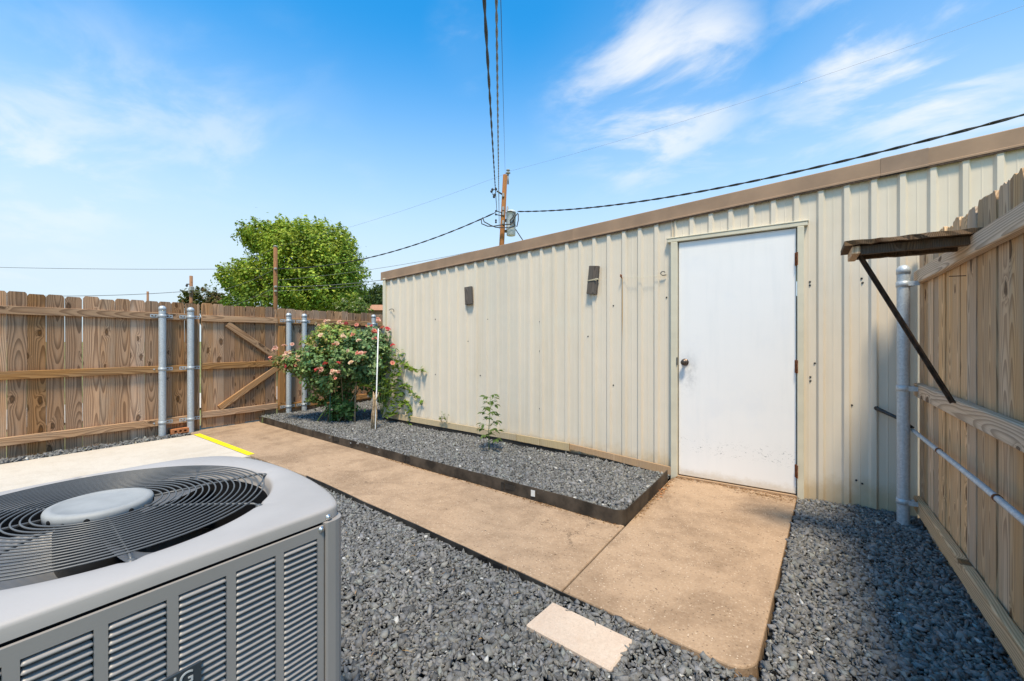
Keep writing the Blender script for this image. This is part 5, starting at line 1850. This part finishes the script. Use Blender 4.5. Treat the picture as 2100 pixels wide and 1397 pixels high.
cable(ray_d(1019, 432, PD - .2), ray_d(993, 0, 3.4), .10, .0095, M['wire'], 'thick dark service cable crossing overhead, leftmost of the three from the big pole', twist=0.9, ext1=.28)
cable(ray_d(1024, 470, PD - .2), ray_d(1018, 0, 3.6), .10, .0075, M['wire_grey'], 'twisted grey service cable crossing overhead in the middle of three', twist=2.2, ext1=.28)
cable(ray_d(1036, 357, PD), ray_d(1027, 0, 5.0), .05, .0045, M['wire'], 'thin wire running overhead from the tip of the big pole', ext1=.3)
cable(ray_d(1062, 434, PD - .2), ray_d(2100, 235, 9.0), .52, .020, M['wire'], 'black twisted cable sagging from the transformer over the shed roof to the right', twist=.9, ext1=.25)
cable(ray_d(1016, 436, PD - .2), ray_d(565, 551, 27), .75, .020, M['wire'], 'black sagging cable between the big pole and the slim pole by the maple', twist=.9)
cable(ray_d(565, 551, 27), ray_d(-60, 547, 29), .10, .013, M['wire'], 'level wire running left from the slim pole near its middle')
cable(ray_d(1022, 505, PD), ray_d(565, 575, 27), .22, .010, M['wire_grey'], 'thin grey wire just above the shed corner between the two poles')
cable(ray_d(1022, 530, PD), ray_d(565, 588, 27), .40, .016, M['wire_grey'], 'grey wire crossing the maple low down, upper of the two', n=40)
cable(ray_d(1022, 540, PD), ray_d(565, 597, 27), .30, .012, M['wire_grey'], 'grey wire crossing the maple low down, lower of the two', n=40)
cable(ray_d(565, 588, 27), ray_d(392, 637, 36), .5, .014, M['wire_grey'], 'grey wire dropping left from the slim pole to the small tree')
cable(ray_d(565, 551, 27), ray_d(392, 598, 36), .5, .013, M['wire_grey'], 'grey wire from the slim pole to the distant brown pole')
cable(ray_d(392, 597, 36), ray_d(-60, 603, 33), .28, .020, M['wire'], 'black cable low over the left fence running to the distant brown pole')
cable(ray_d(1042, 352, PD), ray_d(2100, 12, 13), .25, .0036, M['wire_grey'], 'hair thin wire rising to the upper right across the clouds', ext1=.2)
cable(ray_d(1038, 356, PD), ray_d(566, 506, 27), .25, .0048, M['wire_grey'], 'hair thin wire from tip of the big pole to top of the slim pole')
cable(ray_d(1057, 470, PD), ray_d(1090, 520, PD + 2), .0, .025, M['wire'], 'short guy wire dropping behind the shed roof from the transformer')
cable(ray_d(566, 507, 27), ray_d(490, 537, 33), .1, .009, M['wire_grey'], 'short grey wire in front of the maple left of the slim pole top')

for nm_px, depth, r0, label in (((565, 505, 660), 27, .115, 'slim reddish brown utility pole standing in front of the maple'), ((392, 566, 640), 36, .12, 'distant brown utility pole above the small olive tree'), ((303, 598, 640), 45, .10, 'far short dark pole top showing above the left fence')):
    a_ = ray_d(nm_px[0], nm_px[1], depth)
    o_ = empty('utility_pole', (a_.x, a_.y, 0), label, 'utility pole')
    b = MB(); b.smooth = True; b.tube([(a_.x, a_.y, -.3), (a_.x, a_.y, a_.z * .5), tuple(a_)], [r0 * 1.25, r0 * 1.1, r0], 10); b.build('pole', M['pole_wood'], o_)
    if depth == 27:
        b = MB(); b.smooth = True; b.lathe([(r0 * 1.15, -.05), (r0 * 1.2, 0), (.02, .05)], tuple(a_), 10); b.build('pole_cap', M['porcelain'], o_)
        b = MB()
        for py in (551, 588, 597): b.cbox(ray_d(565, py, depth - .13), (.16, .12, .12), .02)
        b.build('wire_clamp', M['porcelain'], o_)
    if depth == 36:
        b = MB(); b.smooth = True; b.tube([ray_d(391, 583, 36), ray_d(383, 583, 36), ray_d(383, 587, 36)], .05, 6); b.lathe([(.06, -.1), (.1, 0), (.06, .1)], tuple(ray_d(383, 586, 36)), 8); b.build('bracket', M['dark_metal'], o_)
        b = MB(); b.cbox(ray_d(393, 592, 35.8), (.3, .3, .35), .04); b.cbox(ray_d(389, 598, 35.8), (.2, .2, .3), .04); b.build('splice_box', M['porcelain'], o_)
